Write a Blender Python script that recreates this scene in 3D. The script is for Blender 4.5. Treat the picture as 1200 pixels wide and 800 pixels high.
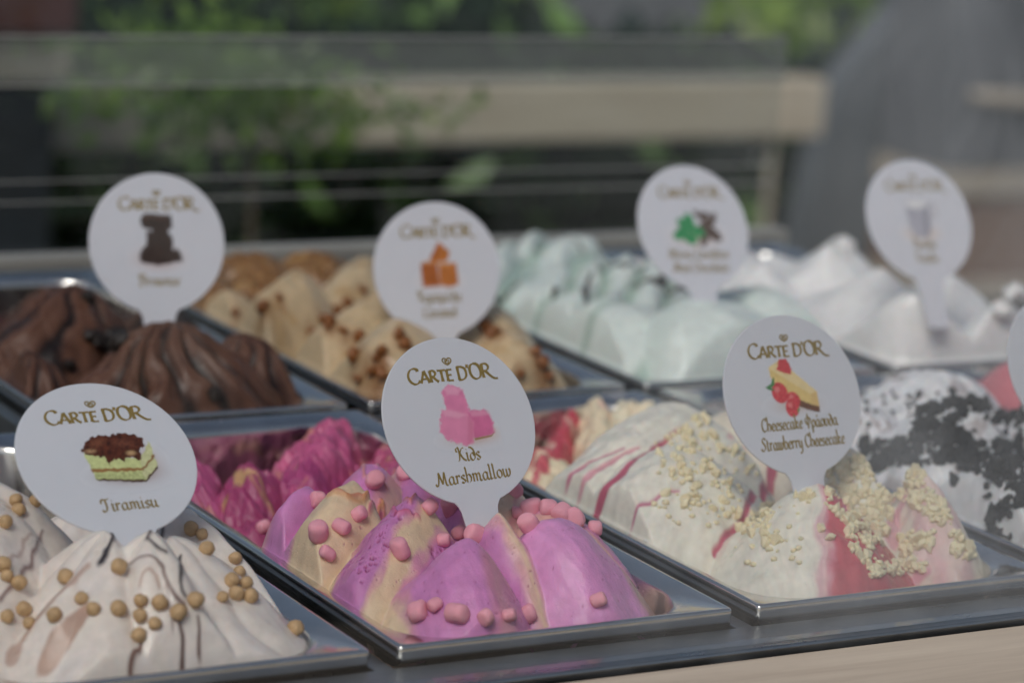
import bpy, bmesh, math, random
import numpy as np
from mathutils import Matrix, Vector

# ------------------------------------------------------------------ camera, sky, sun, exposure
S = 0.001                                   # everything below is written in millimetres
scn = bpy.context.scene
for o in list(bpy.data.objects):
    bpy.data.objects.remove(o)
col = scn.collection

cam_d = bpy.data.cameras.new('camera')
cam = bpy.data.objects.new('camera', cam_d)
col.objects.link(cam)
scn.camera = cam
_r = Vector((0.86456049, -0.49761938, 0.07007212))       # right
_d = Vector((-0.04899176, -0.22223778, -0.97376084))     # down
_f = Vector((0.50013494, 0.8384422, -0.21651726))        # forward
cam.matrix_world = Matrix(((_r.x, -_d.x, -_f.x, -0.55852), (_r.y, -_d.y, -_f.y, -1.00839),
                           (_r.z, -_d.z, -_f.z, 0.38588), (0, 0, 0, 1)))
cam_d.sensor_width = 36.0
cam_d.lens = 104.13
cam_d.clip_start = 0.05
cam_d.clip_end = 500.0
cam_d.dof.use_dof = True
cam_d.dof.focus_distance = 1.305
cam_d.dof.aperture_fstop = 6.4
cam_d.dof.aperture_blades = 9

SUN_EL, SUN_AZ = math.radians(48), math.radians(230)     # azimuth from +Y, clockwise
world = bpy.data.worlds.new('World')
scn.world = world
world.use_nodes = True
wn = world.node_tree
sky = wn.nodes.new('ShaderNodeTexSky')
sky.sky_type = 'NISHITA'
sky.sun_disc = False
sky.sun_elevation = SUN_EL
sky.sun_rotation = SUN_AZ
sky.air_density = 1.0
sky.dust_density = 3.0
sky.ozone_density = 1.0
hsv = wn.nodes.new('ShaderNodeHueSaturation')            # thin high cloud: a paler, whiter sky
hsv.inputs['Saturation'].default_value = 0.8
wn.links.new(sky.outputs[0], hsv.inputs['Color'])
wn.links.new(hsv.outputs[0], wn.nodes['Background'].inputs[0])
wn.nodes['Background'].inputs[1].default_value = 0.115

sun_d = bpy.data.lights.new('sun', 'SUN')
sun_d.energy = 2.1
sun_d.angle = math.radians(24)
sun_d.color = (1.0, 0.98, 0.95)
sun = bpy.data.objects.new('sun', sun_d)
col.objects.link(sun)
_sd = Vector((math.sin(SUN_AZ) * math.cos(SUN_EL), math.cos(SUN_AZ) * math.cos(SUN_EL), math.sin(SUN_EL)))
sun.rotation_euler = _sd.to_track_quat('Z', 'Y').to_euler()
sun.location = (0, -1, 4)

scn.view_settings.view_transform = 'Standard'
scn.view_settings.look = 'None'
scn.view_settings.exposure = -0.66
scn.view_settings.gamma = 1.0
scn.view_settings.use_curve_mapping = False
scn.render.engine = 'CYCLES'
scn.cycles.use_denoising = True
scn.cycles.max_bounces = 5
scn.cycles.diffuse_bounces = 3
scn.cycles.use_adaptive_sampling = True
scn.cycles.adaptive_threshold = 0.03
scn.cycles.transparent_max_bounces = 12
scn.cycles.caustics_reflective = False
scn.cycles.caustics_refractive = False
# ------------------------------------------------------------------ where sauce streaks run and toppings lie (mm on the cabinet plan)
STREAKS = {
 'tiramisu': [
  ([(-69.9,125.7),(-103.4,58.2),(-107.3,54.6),(-110.1,51.3)],0.9,1.3,(0.03,0.022,0.03),0.5,1),
  ([(-60.5,106.2),(-89.7,52.4),(-92.2,49.4),(-90.1,45.1),(-87.3,40.9)],0.6,0.9,(0.03,0.022,0.03),0.4,1),
  ([(-72.2,60.0),(-83.3,33.5),(-85.7,28.5),(-85.9,25.9),(-84.8,24.2)],0.9,0.7,(0.03,0.022,0.03),0.4,1),
  ([(-101.3,48.4),(-96.1,42.8),(-92.4,39.4),(-91.2,34.3),(-91.4,28.9),(-89.7,24.8),(-86.1,22.6)],0.5,0.8,(0.13,0.05,0.04),0.3,1),
  ([(-114.1,107.4),(-120.6,95.3),(-127.1,86.6),(-136.7,74.6),(-146.7,66.2)],0.5,0.8,(0.2,0.09,0.08),0.2,0.9),
  ([(-115.8,52.3),(-123.5,49.9),(-131.7,47.8),(-139.3,50.1),(-145.4,49.5),(-148.7,45.4)],1.2,3.0,(0.42,0.22,0.15),0,0.65),
  ([(-123.2,35.6),(-129.6,34.8),(-135.8,32.9),(-140.3,30.2)],3.2,4.2,(0.44,0.23,0.15),0,0.75),
  ([(-103.6,19.4),(-106.6,17.8),(-111.3,13.9),(-112.2,12.8)],0.7,1.0,(0.16,0.06,0.04),0.3,1),
  ([(-90.0,18.6),(-89.3,16.2),(-90.8,14.1),(-91.3,12.3)],0.7,1.1,(0.1,0.04,0.03),0.3,1),
  ([(-101.0,33.4),(-98.6,36.4),(-96.3,36.0),(-94.7,33.3),(-94.3,29.4)],0.4,0.5,(0.42,0.22,0.15),0,0.8),
  ([(-91.8,29.3),(-92.2,23.3),(-93.5,18.1)],0.4,0.5,(0.2,0.1,0.08),0,0.8),
  ([(-82.0,19.3),(-82.0,16.3),(-83.3,13.4)],0.5,0.8,(0.12,0.05,0.04),0.2,1),
  ([(-120.4,101.4),(-132.3,86.8),(-142.7,75.8)],0.4,0.6,(0.4,0.22,0.17),0,0.7),
 ],
 'cheesecake': [
  ([(191.4,153.9),(197.0,151.8),(206.2,155.0),(221.6,164.0),(239.8,175.2),(253.9,179.9)],3.4,0.7,(0.56,0.075,0.16),-0.8,0.95),
  ([(191.6,184.9),(197.7,181.4),(207.0,179.2),(216.9,177.7)],1.3,0.8,(0.6,0.12,0.24),-0.5,0.9),
  ([(191.7,172.3),(200.0,172.4),(211.3,173.6),(223.5,174.2)],2.2,0.8,(0.72,0.26,0.34),-0.5,0.8),
  ([(191.3,123.0),(199.0,123.2),(207.4,123.4),(214.2,122.3)],1.1,0.5,(0.62,0.16,0.28),-0.3,0.95),
  ([(306.8,175.4),(302.6,170.4),(282.5,147.8),(242.1,106.2),(217.8,93.3)],2.6,1.2,(0.56,0.075,0.16),-0.8,0.9),
  ([(297.5,103.4),(295.0,94.9),(266.9,59.0),(260.7,48.9)],0.9,2.0,(0.66,0.2,0.36),-0.3,0.9),
  ([(316.1,78.1),(312.9,80.0),(301.4,66.5)],1.6,3.5,(0.76,0.36,0.44),0,0.8),
  ([(267.0,42.1),(262.8,33.7)],1.8,1.0,(0.62,0.16,0.3),0,0.9),
  ([(301.3,45.3),(304.4,40.1)],2.0,1.0,(0.7,0.25,0.36),0,0.8),
  ([(279.9,176.3),(299.9,191.9)],2,1,(0.8,0.45,0.44),0,0.7),
 ],
 'marshmallow': [
  ([(30.3,129.1),(35.9,122.4),(45.3,123.0),(67.3,146.6),(51.7,92.8),(91.1,138.2)],0.9,0.7,(0.62,0.2,0.12),0.9,0.8),
  ([(28.8,126.0),(35.4,121.3),(45.0,122.3),(66.8,145.6)],0.6,0.5,(0.7,0.34,0.14),0.6,0.8),
  ([(45.6,118.4),(64.5,140.4),(43.8,90.0),(49.7,88.8),(53.1,86.3)],0.8,0.8,(0.66,0.14,0.26),0.9,0.8),
  ([(129.8,297.6),(63.3,157.9),(72.0,156.6),(73.0,153.5)],0.8,0.8,(0.72,0.3,0.18),0.6,0.7),
  ([(150.9,325.9),(74.3,166.1),(133.6,256.9)],0.8,0.8,(0.72,0.3,0.24),0.6,0.7),
 ],
 'mint': [
  ([(429.4,555.6),(423.1,548.5),(391.2,500.3)],1.6,2.2,(0.035,0.022,0.016),-0.4,0.95),
  ([(400.1,594.8),(385.3,584.7),(376.9,581.8)],1.6,2.6,(0.035,0.022,0.016),-0.4,0.95),
  ([(391.6,533.4),(383.7,527.3)],1.6,1.0,(0.035,0.022,0.016),-0.4,0.95),
  ([(453.5,537.5),(457.2,521.4),(471.7,520.9),(472.4,511.0)],2.2,2.6,(0.035,0.022,0.016),-0.4,0.95),
  ([(449.3,578.2),(448.7,546.8),(466.9,552.3)],1.4,1.4,(0.035,0.022,0.016),-0.4,0.95),
  ([(449.6,659.9),(476.5,642.3)],1.2,1.2,(0.035,0.022,0.016),-0.4,0.95),
  ([(456.6,520.5),(470.5,530.7)],2,2,(0.035,0.022,0.016),-0.4,0.95),
 ],
}
TOPPINGS = {
 'marshmallow': [(118.0,114.9),(111.7,101.2),(118.6,97.2),(122.6,90.7),(94.5,58.5),(126.5,85.7),(131.1,81.9),(140.2,79.4),(87.1,116.0),(63.8,83.1),(81.2,96.6),(76.4,72.5),(37.8,74.9),(38.4,116.0),(27.2,110.1),(16.8,110.1),(17.4,102.7),(60.4,255.6),(33.9,149.0),(65.8,153.5),(90.9,169.1),(60.7,92.9),(33.1,30.1),(38.1,20.0),(28.1,34.4),(47.1,13.2),(58.9,14.6),(78.7,29.8),(104.9,16.8)],
 'tiramisu': [(-66.6,121.8),(-49.9,98.0),(-47.2,93.2),(-59.7,62.9),(-38.3,78.9),(-106.0,45.3),(-122.2,41.7),(-120.4,32.7),(-112.3,29.1),(-133.8,40.4),(-120.9,60.4),(-102.4,28.6),(-96.0,25.0),(-103.8,25.2),(-99.7,20.3),(-90.1,20.4),(-106.0,20.8),(-82.4,22.8),(-63.7,36.9),(-54.9,46.9),(-55.3,41.0),(-49.6,40.4),(-48.7,46.9),(-39.2,73.3),(-31.2,35.1),(-139.4,51.1),(-138.3,65.1),(-146.7,60.4),(-138.0,72.5),(-142.0,74.3),(-142.4,77.9),(-122.2,118.3),(-123.4,112.8),(-112.9,120.9),(-134.8,97.9)],
 'caramel': [(192.6,578.2),(222.0,535.6),(206.2,463.1),(214.1,459.3),(194.0,421.8),(280.9,583.5),(264.4,571.5),(254.9,565.8),(202.4,472.4),(233.5,544.3),(199.3,468.7),(197.0,402.6),(194.8,401.8),(200.0,402.0),(191.2,410.2),(212.5,408.1),(213.3,402.2),(198.0,396.6),(292.7,448.8),(276.7,414.4),(194.4,542.6),(205.4,546.4),(292.1,446.4),(279.7,386.0),(291.6,391.7),(293.8,387.5),(298.4,385.4),(279.1,413.2)],
 'brownie': [(50.6,490.7),(71.3,503.8),(89.1,513.9),(77.5,506.0),(60.3,440.1),(75.0,529.2),(68.0,503.8),(84.4,512.1),(90.9,385.8)],
 'cheesecake': [(292.0,106.9),(296.8,76.3),(257.2,59.2),(300.3,99.6),(267.6,58.3),(266.6,54.7),(301.3,89.5),(294.4,99.1),(299.6,75.6),(259.9,42.6),(300.4,105.4),(260.2,33.2),(304.0,92.4),(295.5,72.7),(265.5,39.9),(258.9,43.3),(303.5,84.2),(296.1,88.1),(301.8,94.9),(296.1,77.9),(256.6,30.6),(276.2,49.0),(259.1,64.0),(294.6,110.7),(290.9,102.9),(256.2,36.3),(257.6,53.2),(299.5,87.3),(271.2,52.6),(295.8,81.7),(300.5,95.9),(301.4,100.6),(271.9,59.6),(301.2,84.8),(293.5,93.0),(305.8,84.4),(293.9,95.8),(302.1,102.5),(255.7,32.5),(264.0,43.9),(270.1,42.9),(295.7,91.9),(258.6,52.1),(259.3,50.1),(304.1,100.1),(294.1,91.3),(257.1,54.9),(261.2,48.1),(297.3,102.3),(297.0,101.3),(262.5,36.2),(256.7,34.6),(303.3,78.7),(253.6,36.3),(296.9,97.7),(256.6,42.9),(253.6,34.9),(293.6,72.8),(296.4,71.4),(292.6,82.9),(300.1,89.0),(293.2,77.5),(299.8,81.7),(298.2,87.2),(257.8,45.5),(297.0,112.0),(291.3,95.8),(305.1,97.2),(266.0,50.6),(301.5,83.2),(259.9,45.6),(299.3,83.5),(273.8,53.7),(259.6,48.6),(269.2,50.4),(296.4,108.6),(296.2,104.0),(295.2,84.4),(303.1,81.8),(303.5,80.4),(293.9,81.6),(298.4,104.6),(282.2,55.0),(266.6,42.8),(270.5,49.1),(299.4,94.7),(257.0,61.3),(267.9,62.0),(263.7,52.0),(295.8,101.2),(294.9,77.0),(293.2,97.4),(292.0,89.1),(281.9,52.6),(293.9,75.4),(294.8,94.7),(270.1,56.4),(261.5,51.9),(293.8,87.9),(291.6,92.7),(317.4,66.3),(315.9,60.6),(320.8,77.7),(318.4,59.1),(313.5,60.4),(318.8,76.0),(318.9,69.1),(319.4,50.3),(316.4,49.6),(315.4,69.5),(315.3,54.9),(316.9,71.0),(315.1,51.1),(317.1,51.6),(316.4,81.0),(320.4,49.0),(312.5,57.6),(314.0,64.1),(320.9,72.2),(318.0,77.8),(317.7,82.1),(319.6,51.8),(319.6,71.8),(315.0,66.3),(320.6,81.0),(318.8,81.7),(317.6,62.3),(319.5,79.8),(318.3,55.5),(313.5,66.4),(312.9,62.0),(316.1,64.2),(317.6,74.9),(316.9,59.0),(316.1,69.6),(313.2,53.6),(316.6,53.2),(315.4,73.1),(313.1,52.4),(320.8,55.5),(317.9,71.1),(319.0,86.3),(320.5,58.2),(318.6,72.9),(319.8,77.7),(315.1,63.7),(307.8,50.0),(307.5,45.6),(305.2,60.5),(305.8,48.7),(303.9,52.4),(305.0,54.0),(309.5,48.9),(306.7,59.5),(307.1,52.3),(308.8,46.7),(306.2,51.5),(304.3,49.2),(306.3,65.0),(303.3,57.7),(304.7,62.5),(302.9,53.2),(268.6,28.7),(299.6,54.0),(264.9,27.4),(276.1,34.7),(301.2,46.4),(266.7,31.3),(259.7,29.6),(261.3,29.0),(300.3,54.4),(263.3,28.5),(286.9,41.0),(302.8,42.9),(300.0,49.3),(284.9,42.8),(268.3,30.7),(286.8,42.5),(277.6,39.1),(300.8,49.0),(258.1,25.9),(290.2,46.4),(280.8,37.0),(261.6,26.4),(319.1,39.6),(319.7,37.9),(319.9,32.8),(318.3,41.4),(322.2,34.6),(316.8,38.2),(323.0,33.8),(315.0,34.5),(317.5,35.9),(322.2,35.7),(326.0,36.8),(315.5,37.6),(285.3,146.0),(229.9,77.5),(245.1,106.8),(229.8,86.7),(233.8,73.4),(237.5,82.3),(259.3,116.6),(249.7,109.7),(243.4,104.7),(239.4,105.5),(231.1,92.4),(232.1,73.1),(253.9,111.0),(230.2,69.0),(228.0,78.9),(229.3,72.7),(221.6,68.0),(226.4,76.2),(226.8,66.2),(227.1,58.7),(224.0,61.2),(229.1,56.1),(299.5,69.9),(283.0,55.9),(306.9,80.0),(279.0,49.9),(295.7,71.3),(299.9,76.5),(297.4,71.3),(303.6,78.8),(322.4,96.5),(308.7,85.1),(296.8,69.8),(303.1,76.9),(308.5,79.5),(303.3,80.7),(308.2,86.3),(282.1,50.8),(305.4,75.8),(299.1,69.0),(298.1,73.2),(306.1,82.3),(244.6,48.7),(246.7,42.5),(247.9,68.0),(250.5,64.9),(246.8,72.2),(247.9,63.5),(250.2,67.4),(252.0,169.3),(223.7,142.2),(249.7,172.9),(221.6,133.3),(238.2,131.8),(224.7,138.0),(261.2,174.2),(215.7,131.6),(274.3,164.8),(278.1,163.2),(234.7,114.9),(279.4,159.3),(222.7,130.9),(242.4,121.8),(224.1,103.1),(221.6,125.1),(237.5,136.4),(223.9,120.9),(233.9,143.6),(267.9,174.8),(220.0,116.6),(232.4,130.5),(222.5,128.5),(214.2,116.4),(277.0,168.2),(268.8,168.5),(227.3,128.6),(237.6,109.8),(207.5,122.9),(225.5,109.2),(239.6,108.4),(237.1,125.9),(212.3,113.5),(233.2,108.3),(213.9,136.9),(254.2,176.3),(270.2,184.8),(249.5,177.7),(245.5,176.6),(241.9,175.9),(263.8,186.0),(271.2,189.7),(253.1,178.1),(263.8,181.4)],
 'cheesecake_small': [(297.1,103.1),(298.6,104.7),(260.9,40.5),(295.3,91.3),(259.7,49.9),(299.6,87.7),(304.0,98.0),(259.2,52.2),(299.9,108.7),(302.0,99.3),(300.8,96.4),(264.4,40.3),(277.9,56.5),(300.8,91.0),(276.5,52.6),(299.9,91.7),(305.2,82.4),(266.8,37.6),(295.7,72.8),(293.9,90.2),(302.0,91.5),(304.4,100.9),(295.2,112.7),(304.7,103.4),(299.5,90.4),(257.5,63.7),(295.5,99.6),(295.9,76.3),(296.3,87.4),(260.6,54.3),(295.2,105.7),(294.2,77.2),(297.6,111.2),(301.8,88.5),(294.4,92.2),(297.8,106.0),(258.6,31.9),(305.3,98.3),(296.2,88.9),(257.1,51.1),(271.9,45.9),(295.3,102.2),(291.1,94.9),(306.5,97.3),(300.9,100.3),(298.8,83.2),(269.8,54.8),(297.2,83.3),(290.2,101.9),(297.6,88.3),(274.2,50.2),(295.1,76.3),(290.9,92.3),(262.4,35.1),(276.4,53.7),(306.7,87.9),(293.6,91.5),(293.6,108.6),(257.8,50.0),(260.3,49.1),(260.7,46.6),(300.5,89.0),(294.1,86.3),(288.8,104.0),(265.0,47.1),(300.8,86.2),(263.3,49.1),(292.7,88.8),(296.8,99.9),(300.2,80.7),(269.5,57.3),(264.5,55.5),(298.7,107.8),(282.6,54.5),(297.0,107.0),(291.3,90.0),(297.0,101.5),(279.3,50.0),(307.3,84.9),(292.7,93.8),(303.9,92.8),(262.8,63.9),(306.9,98.7),(260.7,42.9),(271.6,48.6),(260.5,48.0),(297.1,71.2),(308.7,84.4),(295.7,69.3),(266.9,39.2),(295.6,97.0),(299.7,76.4),(294.1,83.3),(261.4,33.1),(297.4,78.9),(256.6,51.8),(298.2,85.8),(264.3,47.9),(296.3,83.5),(304.6,89.4),(297.9,82.6),(255.7,58.8),(298.6,86.2),(291.5,104.9),(255.2,53.6),(264.6,42.2),(266.5,60.7),(292.2,87.8),(254.7,55.3),(289.6,103.6),(292.3,91.0),(301.1,94.2),(261.9,45.3),(297.5,96.1),(294.4,80.0),(259.8,53.1),(268.1,57.2),(274.0,49.0),(268.5,52.3),(297.8,104.0),(291.5,107.0),(258.9,42.5),(296.6,98.1),(303.2,99.6),(264.2,62.8),(257.6,45.4),(259.6,51.6),(296.4,95.3),(293.0,97.3),(253.9,56.9),(291.6,100.1),(294.9,107.7),(253.4,57.8),(300.1,82.8),(302.2,107.3),(301.1,98.1),(295.5,103.9),(257.5,53.5),(292.6,92.5),(293.7,75.6),(265.6,38.9),(265.5,37.9),(255.5,38.1),(255.4,33.3),(297.5,101.5),(290.1,103.0),(264.1,35.2),(268.0,43.5),(298.6,97.9),(294.4,87.4),(317.8,79.0),(298.2,73.9),(317.8,82.3),(321.4,73.1),(296.5,70.6),(316.1,68.1),(316.3,54.4),(316.8,49.7),(319.7,56.0),(315.1,53.6),(315.9,48.7),(306.4,82.0),(317.3,77.8),(302.7,81.5),(314.7,71.6),(319.3,49.2),(318.3,81.4),(320.1,82.6),(321.4,57.3),(279.5,51.5),(317.5,74.5),(298.1,68.8),(296.9,69.7),(304.0,80.4),(314.6,68.4),(320.0,50.8),(316.5,78.3),(320.5,73.3),(304.9,79.2),(318.0,71.4),(316.5,58.6),(320.1,54.4),(316.5,75.0),(315.0,58.9),(285.6,54.5),(295.0,71.1),(315.7,52.5),(319.3,46.2),(295.8,70.2),(315.6,50.5),(319.2,71.4),(318.6,62.5),(316.3,65.3),(315.4,78.3),(319.8,74.9),(302.7,80.7),(320.6,76.6),(325.2,97.6),(321.2,52.0),(316.5,63.5),(313.8,65.7),(314.7,49.7),(317.3,66.2),(319.4,59.2),(315.4,69.0),(318.0,85.8),(313.6,53.9),(301.7,76.7),(319.7,77.7),(316.7,69.0),(316.4,60.2),(306.6,83.0),(317.6,52.3),(316.2,70.6),(319.8,59.9),(302.7,80.0),(315.8,73.1),(299.3,75.2),(320.6,81.5),(297.9,70.1),(318.6,65.2),(315.4,63.4),(318.4,72.3),(302.6,78.2),(318.8,63.8),(295.8,71.6),(316.0,55.2),(317.4,58.5),(284.7,51.9),(317.0,75.8),(315.2,71.3),(306.4,84.5),(316.0,74.0),(321.0,50.1),(318.4,56.5),(319.2,54.2),(303.5,79.2),(314.6,52.7),(319.4,62.4),(318.2,61.3),(318.0,60.4),(318.8,60.3),(314.6,66.6),(312.7,55.0),(316.5,52.9),(318.7,50.6),(317.8,55.3),(296.3,73.1),(318.8,49.8),(300.5,48.5),(261.5,33.3),(301.2,46.3),(263.5,26.6),(274.9,34.6),(301.4,55.1),(301.3,48.7),(287.2,46.4),(265.7,28.2),(261.1,29.1),(302.0,55.9),(302.5,44.9),(287.3,45.3),(258.8,28.3),(289.5,44.3),(260.3,31.1),(302.2,58.4),(299.2,50.9),(302.2,44.0),(280.5,38.7),(301.8,52.5),(299.6,49.6),(285.0,39.1),(277.3,35.5),(260.0,26.1),(301.4,50.1),(302.6,43.9),(260.7,32.2),(262.0,26.9),(277.4,33.8),(285.6,44.8),(300.4,47.1),(261.6,25.6),(265.2,28.9),(258.9,25.2),(264.0,30.1),(299.8,54.0),(265.9,33.0),(266.3,27.5),(272.8,31.6),(290.4,42.5),(304.0,43.1),(260.8,27.8),(258.2,26.0),(303.2,44.2),(287.6,41.6),(287.0,43.7),(277.1,42.3),(265.8,30.3),(299.8,47.5),(324.7,35.1),(318.5,42.4),(319.6,35.3),(326.1,36.9),(317.0,36.8),(320.6,37.7),(320.8,32.2),(325.4,34.9),(316.4,41.7),(322.5,33.2),(322.3,37.0),(317.5,41.1),(317.0,39.0),(319.4,33.3),(315.4,36.2),(317.2,32.4),(315.1,38.5),(319.6,32.4),(318.2,39.8),(323.7,36.2),(322.3,34.6),(316.3,34.4),(325.2,34.1),(322.9,35.3),(314.3,36.3),(316.7,35.9),(307.5,47.7),(304.5,63.7),(303.9,51.2),(305.1,60.3),(306.1,65.4),(303.0,52.9),(309.0,48.2),(306.4,67.2),(307.3,53.8),(307.7,50.8),(307.7,52.8),(303.8,58.3),(305.6,49.5),(306.0,47.2),(303.9,60.4),(307.5,46.5),(307.2,58.9),(303.4,49.6),(305.3,52.8),(309.1,44.7),(307.6,63.3),(306.6,51.4),(305.4,66.1),(311.5,48.5),(304.0,48.6),(306.0,55.3),(306.2,52.7),(308.9,46.6),(306.7,47.4),(304.1,54.2),(234.2,86.6),(243.6,105.5),(228.1,80.5),(231.1,86.2),(227.9,78.0),(262.9,119.7),(233.2,76.0),(249.2,107.6),(236.5,74.9),(286.1,147.2),(252.7,109.7),(236.6,80.2),(239.5,104.9),(231.3,75.3),(230.4,89.9),(229.9,70.4),(285.6,145.2),(233.9,81.9),(234.1,88.7),(229.6,76.7),(233.4,72.8),(228.8,70.0),(231.1,69.6),(238.3,80.0),(250.7,110.3),(230.5,76.5),(220.0,150.0),(214.4,127.7),(224.1,127.5),(235.0,152.3),(260.5,166.8),(232.2,110.6),(215.9,139.6),(272.4,167.0),(238.9,121.0),(202.9,116.0),(225.0,158.8),(244.9,129.1),(236.4,113.3),(266.3,176.3),(204.9,106.5),(239.7,117.3),(225.0,109.6),(236.6,117.9),(286.2,159.8),(228.9,133.4),(286.5,163.8),(231.4,128.6),(222.3,138.0),(247.7,168.6),(203.6,108.9),(244.0,113.6),(276.8,166.6),(202.2,111.3),(204.8,118.4),(222.2,115.9),(218.5,101.6),(271.0,156.8),(222.7,112.4),(242.5,139.0),(222.6,122.2),(201.2,118.2),(219.2,111.2),(231.2,149.8),(251.1,125.0),(215.8,130.9),(234.8,119.5),(266.7,165.8),(212.9,107.4),(270.0,161.1),(250.4,121.9),(255.4,166.9),(219.5,129.3),(240.9,119.1),(215.8,133.7),(209.9,134.1),(232.0,120.5),(270.2,172.7),(268.5,154.6),(234.7,121.3),(217.4,124.5),(282.0,167.2),(219.1,146.1),(213.8,110.6),(214.5,129.7),(240.2,115.5),(216.6,112.7),(233.6,147.0),(254.0,174.6),(237.7,136.7),(263.6,178.4),(278.0,157.1),(254.4,171.7),(247.7,134.0),(252.5,168.3),(236.1,134.1),(200.2,121.3),(270.7,167.8),(220.8,119.3),(221.7,107.2),(283.1,161.8),(219.5,125.1),(216.0,127.9),(218.3,117.5),(232.9,122.0),(241.0,127.7),(219.8,114.3),(244.7,172.3),(268.0,169.9),(212.4,120.5),(227.0,110.5),(224.6,134.5),(227.6,106.3),(227.2,114.4),(231.9,157.7),(233.1,173.4),(225.8,58.7),(230.6,54.5),(231.8,47.0),(227.9,45.9),(226.3,62.0),(222.0,51.5),(215.9,63.0),(241.1,62.4),(222.4,83.0),(225.2,54.0),(242.4,67.6),(228.1,81.0),(234.6,49.4),(216.2,59.1),(239.3,74.3),(229.9,48.2),(229.3,87.2),(236.6,84.2),(229.3,61.4),(223.4,57.6),(234.4,59.0),(228.1,40.4)],
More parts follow.
